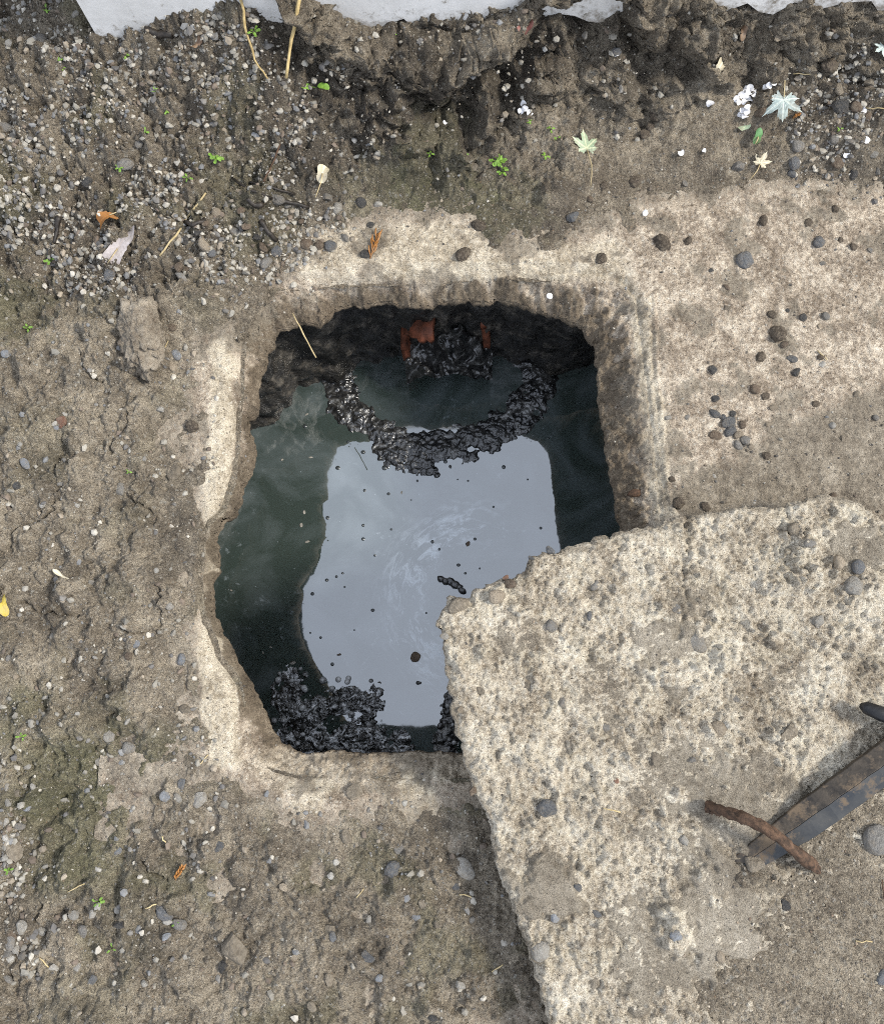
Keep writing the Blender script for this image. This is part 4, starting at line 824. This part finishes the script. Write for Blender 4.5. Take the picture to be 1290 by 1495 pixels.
# ------------------------------------------------------------------ white petals
DISC = [(a, 1 + .06 * math.sin(math.radians(a * 3))) for a in range(0, 360, 30)]
PET = None
def petal(px, py, d, label, group=None, onz=0.0, k=0):
    global PET
    x, y, z = onground(px, py); s = d * .5 * (HC - z) / F
    if PET is None:
        PET = star_leaf('petal', DISC, 1.0, MAT_PETAL, .28, 1, [0]); o = PET
    else: o = PET.copy(); COL.objects.link(o)
    o.location = (x, y, z + .003 + onz); o.scale = (s, s * .9, s * 1.2); o.rotation_euler = (random.uniform(-.5, .5), random.uniform(-.5, .5), random.uniform(0, 6.3))
    tag(o, label, 'petal', group)
for q, (px, py) in enumerate([(1074,146),(1080,141),(1086,134),(1092,132),(1098,134),(1099,141),(1076,152),(1084,153),(1090,158),(1082,163),(1088,166),(1085,174),(1094,146),(1080,170),(1091,138),(1086,145)]):
    petal(px, py, 11, 'white petal in the dense cluster beside the large silver leaf', 'petals clustered by the silver leaf', .002 * (q % 4))
for px, py, q in ((763,152,'uppermost'),(766,160,'middle'),(773,166,'rightmost'),(760,163,'lower left')): petal(px, py, 11, q + ' white petal of the small heap at the foot of the bank', 'petals heaped at the foot of the bank')
for px, py, q in ((1116,129,'left'),(1122,126,'middle'),(1128,123,'right')): petal(px, py, 11, q + ' white petal of the short row above the large silver leaf', 'petals in a row above the silver leaf')
for px, py, d, l in ((1036,152,13,'single round white petal left of the petal cluster'),(1259,163,11,'white petal next to the dark glossy stones at the right'),(1263,206,12,'white petal at the right, lying in the gravel'),(1234,227,11,'white petal in the gravel, nearest the pale slab'),(993,224,11,'white crumpled petal in the middle of the smooth earth'),(1027,221,7,'tiny white petal on smooth earth above the cream maple leaf'),(899,80,10,'white petal on the bank below the angular grey stone'),(650,180,8,'small white petal in the dark hollow under the bank'),(941,312,10,'thin white flake on the back edge of the pale slab'),(802,433,10,'white crumb on the back rim of the hole')):
    petal(px, py, d, l)

# ------------------------------------------------------------------ seedlings
def seedling(px, py, d, label, group, n, seed, leafr=None):
    x, y, z = onground(px, py); rs = random.Random(seed); s = d * (HC - z) / F
    e = tag(bpy.data.objects.new('seedling', None), label, 'seedling', group); COL.objects.link(e); e.location = (x, y, z)
    for k in range(n):
        a = 6.28 * k / n + rs.uniform(-.4, .4); rr = s * rs.uniform(.18, .5); h = rs.uniform(.004, .010); p = (rr * math.cos(a), rr * math.sin(a), h)
        V, fs = tube([(0, 0, -.001), (p[0] * .5, p[1] * .5, h * .8), p], .0005, 4); link('stem', pymesh('stem', V, fs, MAT_GREEN), e)
        l = star_leaf('leaf', OVAL, (leafr or .21) * s * rs.uniform(.75, 1.15), MAT_GREEN, .2, k, [90], e); l.location = p; l.rotation_euler = (rs.uniform(-.4, .4), rs.uniform(-.4, .4), a - 1.57)
seedling(457, 113, 34, 'bright green two leaved sprout beside the hanging root', None, 2, 1, .34)
for i, (px, py, d, n, lab) in enumerate([(372,50,18,5,'green seedling between the two hanging roots'),(575,55,9,3,'tiny green seedling on the bank face'),(177,248,16,5,'green seedling beside a large grey pebble on the left gravel'),(275,262,14,4,'green seedling in the gravel above the pale twig'),(318,233,22,7,'tuft of green seedlings in the middle of the gravel'),(728,237,26,9,'largest tuft of seedlings at the foot of the bank'),(733,252,18,6,'seedling tuft just below the largest tuft'),(679,235,15,5,'seedling tuft left of the largest tuft'),(628,228,12,4,'seedling below the dark hollow of the bank'),(795,231,14,4,'seedling left of the pale green maple leaf'),(772,181,14,4,'seedling under the small heap of white petals'),(803,190,14,4,'seedling right of the small petal heap'),(811,205,11,3,'seedling just above the pale green maple leaf'),(1194,82,12,3,'seedling on the bank at the far right'),(75,381,18,5,'seedling at the left below the gravel'),(43,482,14,4,'seedling above the cracked earth at the left'),(190,690,10,3,'seedling growing on the cracked earth'),(35,1075,12,4,'seedling at the left edge above the moss'),(15,1270,14,4,'seedling by white chips at the lower left edge'),(145,1317,14,5,'seedling among white chips at lower left'),(165,1384,11,3,'seedling near the bottom left corner'),(90,90,12,3,'seedling near the top left corner'),(228,135,10,3,'seedling high in the left gravel'),(185,80,14,4,'seedling under the left end of the white wall'),(95,104,10,3,'seedling below the one near the top left corner'),(70,18,14,4,'seedling in the top left corner'),(245,166,10,3,'seedling halfway up the left gravel'),(215,195,12,3,'seedling above the tuft in the left gravel'),(1222,192,11,3,'seedling in the gravel at the right'),(258,1346,10,3,'seedling beside the grey brown pebble at lower left')]):
    seedling(px, py, d, lab, 'seedlings sprouting on the earth', n, i + 5)

# ------------------------------------------------------------------ twigs, straws, roots
def stick(name, pts, r, mat, label, cat, lift=.003, onlid=False, group=None, ends=1.0):
    P = []
    for p in pts:
        x, y, z = onground(p[0], p[1], onlid); P.append((x, y, z + lift + (p[2] if len(p) > 2 else 0)))
    Q = []
    for i in range(len(P) - 1):
        for t in (0, .33, .66): Q.append(tuple(P[i][k] + (P[i + 1][k] - P[i][k]) * t + random.uniform(-.0012, .0012) for k in range(3)))
    Q.append(P[-1]); R_ = [r * (1 - (1 - ends) * i / len(Q)) * random.uniform(.85, 1.15) for i in range(len(Q))]
    V, fs = tube(Q, R_, 6); return tag(link(name, pymesh(name, V, fs, mat)), label, cat, group)
stick('root', [(352,-6),(358,25),(362,55),(375,95),(393,122)], .0026, MAT_ROOT, 'thin yellowish root hanging down the bank, the left one', 'root', .012, ends=.5)
stick('root', [(444,-6),(440,40),(432,80),(424,134)], .0030, MAT_ROOT, 'straight yellowish root hanging down the bank by the green sprout', 'root', .034, ends=.7)
stick('twig', [(235,375),(258,345),(275,320),(302,284)], .0017, MAT_STRAW, 'pale bare twig slanting across the gravel', 'twig', .006)
stick('twig', [(410,212),(398,243),(386,268)], .0014, MAT_RUST, 'thin reddish twig standing above the dark sticks', 'twig', .006)
stick('twig', [(340,262),(372,280),(398,291)], .0022, MAT_WOODD, 'black wet stick ending at the grey pebble', 'twig', .004)
stick('twig', [(365,268),(400,276),(432,286)], .0020, MAT_WOODD, 'thin black stick lying under the cream leaf', 'twig', .005)
stick('bark', [(400,292),(425,298),(452,304)], .0048, MAT_WOODD, 'thick black piece of bark behind the hole', 'bark', .004, ends=.6)
stick('bark', [(86,318),(84,336),(80,356)], .0050, MAT_WOODD, 'upright black bark chip left of the orange leaf', 'bark', .003, ends=.5)
stick('bark', [(380,322),(392,340),(404,352)], .0046, MAT_WOODD, 'black bark lump among pebbles at the hole corner', 'bark', .003)
stick('bark', [(212,46),(232,50),(252,52)], .0060, MAT_WOODD, 'black rotten wood under the foot of the white wall', 'bark', .004)
stick('bark', [(362,290),(372,302),(384,300)], .0050, MAT_WOODD, 'crooked black bark left of the thick black piece', 'bark', .004)
stick('bark', [(270,325),(285,330),(300,322)], .0042, MAT_WOODD, 'dark bark between the pale twig and tan pebble', 'bark', .004)
stick('twig', [(1155,112),(1180,112)], .0011, MAT_STRAW, 'short pale twig above the large silver leaf', 'twig', .008)
stick('straw', [(427,458),(445,490),(459,517,-.02)], .0012, MAT_STRAW, 'long dry straw hanging over the back left edge of the hole', 'straw', .004)
stick('straw', [(424,372),(412,388),(410,400)], .0010, MAT_WOOD, 'thin dark rootlet over the back left rim', 'straw', .003)
for pts, l, on in (([(100,1301),(125,1290)], 'straw on the mossy earth at lower left', 0), ([(214,1326),(229,1320)], 'straw right of the white chips at lower left', 0), ([(519,1311),(531,1297)], 'slanting straw on earth in front of the hole', 0), ([(671,1305),(688,1310)], 'straw below the large pale pebble', 0), ([(717,1418),(734,1408)], 'straw in the shade of the cover slab', 0), ([(1248,1374),(1272,1375)], 'yellow straw on loose earth at lower right', 1), ([(1286,1283),(1289,1312)], 'red needle at the right edge below the cobble', 1), ([(58,1398),(72,1412)], 'straw touching a white chip near the bottom left corner', 0), ([(237,1222),(245,1234)], 'short straw below the left rim corner', 0), ([(1192,512),(1206,526)], 'short straw beside a white stone on the pale slab', 0), ([(1290,160),(1262,158)], 'thin stalk in the gravel at the right edge', 0), ([(290,1118),(304,1102)], 'straw on the front end of the pale left rim', 0), ([(230,540),(246,498)], 'yellow stalk beside the long rubble lump', 0), ([(905,1185),(880,1180)], 'straw on the cover slab near the dark stone', 1)):
    stick('straw', pts, .0009, MAT_RUST if 'red' in l else MAT_STRAW, l, 'straw', .002, bool(on))

# ------------------------------------------------------------------ steel bar, rusty rod, black tool end
bar = tag(bpy.data.objects.new('pry_bar', None), 'worn steel pry bar wedged under the rusty rod at lower right', 'pry bar'); COL.objects.link(bar)
p0 = np.array([*U(1078, 1266, .087), .087]); p1 = np.array([*U(1420, 1018, .132), .132]); ax = (p1 - p0); Lb = np.linalg.norm(ax); ax /= Lb
sd0 = np.cross(ax, [0, 0, 1.0]); sd0 /= np.linalg.norm(sd0); up0 = np.cross(sd0, ax)
def bar_piece(nm, prof0, prof1, mat):
    V = []; fs = []; n = len(prof0); N = 24
    for i in range(N + 1):
        t = i / N; k = min(1.0, .62 + 1.3 * t)
        for (a, b), (c, d) in zip(prof0, prof1):
            h = (a + (c - a) * t) * k; v = (b + (d - b) * t) * min(1.0, .35 + 1.6 * t)
            V.append(p0 + ax * Lb * t + sd0 * (h + .0004 * math.sin(i * 2.3)) + up0 * (v + .0003 * math.sin(i * 3.7)))
    for i in range(N):
        for j in range(n): fs.append((i*n+j, i*n+(j+1)%n, (i+1)*n+(j+1)%n, (i+1)*n+j))
    fs += [tuple(range(n))[::-1], tuple(N*n+j for j in range(n))]
    o = link(nm, pymesh(nm, V, fs, mat, False), bar); bv = o.modifiers.new('bevel', 'BEVEL'); bv.width = .0012; bv.segments = 2; bv.limit_method = 'ANGLE'; return o
bar_piece('blue_face', [(-.001,.0125),(.026,.004),(.026,-.004),(-.001,-.004)], [(-.001,.0165),(.027,.004),(.027,-.006),(-.001,-.006)], MAT_STEEL)
bar_piece('muddy_face', [(-.0012,.0128),(-.0012,-.004),(-.022,-.004),(-.022,.005)], [(-.0012,.0168),(-.0012,-.006),(-.025,-.006),(-.025,.005)], MAT_STEELM)
rod = [(1033,1178,.096),(1046,1182,.114),(1066,1188,.132),(1092,1197,.146),(1118,1211,.152),(1142,1228,.148),(1165,1246,.134),(1182,1260,.116),(1193,1271,.098)]
P = [(*U(a, b, z), z) for a, b, z in rod]; Q = []
for i in range(len(P) - 1):
    for t in (0, .25, .5, .75): Q.append(tuple(P[i][k] + (P[i+1][k] - P[i][k]) * t for k in range(3)))
Q.append(P[-1]); rr = [.0076 * (1 + .10 * math.sin(i * 1.9) + .08 * math.sin(i * .77) + (.12 if 24 < i < 30 else 0) - (.25 if i > 29 else 0)) for i in range(len(Q))]
V, fs = tube(Q, rr, 14); V = [v + .0016 * np.array([math.sin(v[0] * 900 + i), math.sin(v[1] * 800 + i * 2), math.sin(i * 1.7)]) for i, v in enumerate(V)]
tag(link('rusty_rod', pymesh('rusty_rod', V, fs, MAT_RUST)), 'short bent rusty reinforcing rod lying across the steel bar', 'rod')
V, fs = tube([(*U(1256, 1030, .11), .11), (*U(1263, 1033, .115), .115), (*U(1285, 1042, .12), .12), (*U(1350, 1062, .13), .13), (*U(1500, 1105, .13), .13)], [.004, .009, .011, .012, .012], 10)
tag(link('tool_end', pymesh('tool_end', V, fs, MAT_BLACK)), 'black rounded tool end poking in at the right above the bar', 'tool')
# brown snail shell like chip on the right inner face of the rim
# ------------------------------------------------------------------ things on the water
def at_water(px, py): x, y = U(px, py, Z_WATER); return float(x), float(y), Z_WATER
DV = I2.copy(); DV[:, 2] = np.where(DV[:, 2] < 0, DV[:, 2] * .15, DV[:, 2] * .8); BUB = raw_mesh('bubble', DV, F2, 3, MAT_BUBBLE)
BG = {}
for px, py, d in ((493,683,9),(530,660,9),(532,716,6),(561,683,10),(478,756,8),(530,767,7),(530,787,6),(567,721,6),(477,847,8),(456,867,8),(491,842,5),(500,837,5),(503,857,4),(544,891,8),(631,791,7),(641,802,5),(669,825,7),(679,837,5),(693,787,6),(681,794,5),(571,773,6),(547,811,4),(517,920,4),(622,895,5),(609,702,4),(668,700,4),(683,702,5),(485,970,6),(468,931,5),(453,924,5),(789,771,7),(735,682,8),(650,674,7),(800,640,6),(770,700,5),(720,740,4),(600,730,4),(580,650,6),(508,645,6),(700,830,5),(445,622,10)):
    x, y, z = at_water(px, py); o = link('bubble', BUB); r = d * .5 * 1.86 / F * 1.1; o.location = (x, y, z); r *= random.uniform(.55, .9); o.scale = (r, r * random.uniform(.8, 1.1), r * .55); tag(o, 'x', 'bubble', 'bubbles on the standing water')
    BG.setdefault(('large' if d > 7 else 'small' if d > 5 else 'tiny') + ' dark bubble ' + ('near the sludge crust' if py < 700 else 'in the middle of the bright water' if py < 800 else 'on the lower bright water'), []).append((px, o))
for b, L in BG.items():
    L.sort(key=lambda q: q[0])
    for i, (px, o) in enumerate(L): o['label'] = b if len(L) == 1 else ('leftmost ' if i == 0 else 'rightmost ' if i == len(L) - 1 else ORD[i] + ' from left, ') + b
FL = [raw_mesh('floating_flake', stone_shape(rng, True, I2) * np.array([1, .7, .3]), F2, 3, STONE['white'], False) for _ in range(4)]
for px, py, d, l in ((444,748,8,'pale flake on the dark water, uppermost of three at the left'),(440,767,9,'long pale flake on the dark water below the uppermost one'),(449,791,7,'tan flake at the edge of the bright reflection'),(412,671,6,'white speck on the dark water near the left edge'),(454,668,6,'white speck on dark water right of another'),(338,862,5,'lone white speck in the left dark water'),(395,945,5,'white speck in the lower dark water, right one'),(384,953,5,'white speck in the lower dark water, left one'),(586,719,6,'white flake in the middle of the bright reflection'),(448,605,6,'white speck near the back of the dark water'),(428,968,9,'white froth crumb above the floating sludge')):
    x, y, z = at_water(px, py); o = link('floating_flake', random.choice(FL)); r = d * .5 * 1.86 / F; o.location = (x, y, z + .001); o.scale = (r, r, r); o.rotation_euler.z = random.uniform(0, 6); tag(o, l, 'flake', 'flakes floating on the water')
def floater(px, py, d, asp, rot, mat, label, cat, nm, beads=0):
    x, y, z = at_water(px, py); r = d * .5 * 1.86 / F
    if beads:
        V = []; fs = []
        for k in range(beads):
            q = stone_shape(rng, False, I2) * r * .42 * rng.uniform(.8, 1.2) + [(k - (beads - 1) / 2) * r * .42, rng.uniform(-.12, .12) * r, r * .12]; fs.append(F2 + len(I2) * k); V.append(q)
        me = raw_mesh(nm, np.concatenate(V), np.concatenate(fs), 3, mat)
    else: me = raw_mesh(nm, stone_shape(rng, False, I2) * r * np.array([1, asp, .8]), F2, 3, mat)
    o = link(nm, me); o.location = (x, y, z + .002); o.rotation_euler.z = rot; tag(o, label, cat)
floater(660, 853, 34, 1, -.5, MAT_SLUDGE, 'dark knobbly catkin floating near the tip of the cover slab', 'catkin', 'catkin', 6)
floater(607, 959, 17, .95, 1.2, STONE['brown'], 'brown nut floating on the bright reflection', 'nut', 'nut')
floater(611, 997, 14, .8, .2, MAT_SLUDGE, 'dark seed floating below the brown nut', 'seed', 'seed', 2)
floater(495, 956, 11, .8, .2, STONE['brown'], 'small brown seed floating left of the nut', 'seed', 'seed', 2)
floater(683, 794, 8, .8, 1.2, STONE['brown'], 'tiny brown seed floating near the cover slab edge', 'seed', 'seed')
# froth: hundreds of little wet domes round the floating sludge
def froth(n, px, rmax, seed, label):
    r_ = np.random.default_rng(seed); P = poly(px, Z_WATER); lo, hi = P.min(0), P.max(0); Q = []
    while len(Q) < n:
        a = r_.uniform(lo, hi, (4000, 2)); k = inside(a[:, 0], a[:, 1], P) & (fbm(a[:, 0], a[:, 1], 38, 3, seed) > -.05); Q.extend(a[k])
    Vs = []; hv = I1.copy(); hv[:, 2] = np.where(hv[:, 2] < 0, hv[:, 2] * .2, hv[:, 2] * .8); V2 = I2 * [1, 1, .8]
    for x, y in Q[:n]: Vs.append(V2 * (r_.uniform(.15, 1) ** 4 * rmax * 1.3 + .0007) + [x, y, Z_WATER + r_.uniform(.000, .009)])
    me = raw_mesh('froth', np.concatenate(Vs), np.concatenate([F2 + len(I2) * k for k in range(n)]), 3, MAT_FROTH); tag(link('froth', me), label, 'froth', kind='stuff')
MAT_FROTH = mk_simple('wet froth', (0.03, 0.03, 0.029), (0.55, 0.56, 0.56), 28, 0.06, .002, .6, var=0)
froth(150, [(405,985),(425,965),(460,990),(545,985),(560,1040),(585,1085),(570,1110),(420,1105),(395,1050)], .0055, 11, 'wet grey froth bubbling over the floating sludge mass')
froth(30, [(640,1050),(665,1010),(690,1110),(620,1110)], .0045, 12, 'froth specks beside the cover slab edge')
# brown chip stuck to the right inner rim
x, y, z = onground(928, 720); o = link('brown_chip', raw_mesh('brown_chip', stone_shape(rng, False, I2) * np.array([.017, .009, .010]), F2, 3, MAT_RUST)); o.location = (x, y, z + .003); o.rotation_euler.z = .2
tag(o, 'long rust brown chip stuck to the right inner face of the hole', 'chip')
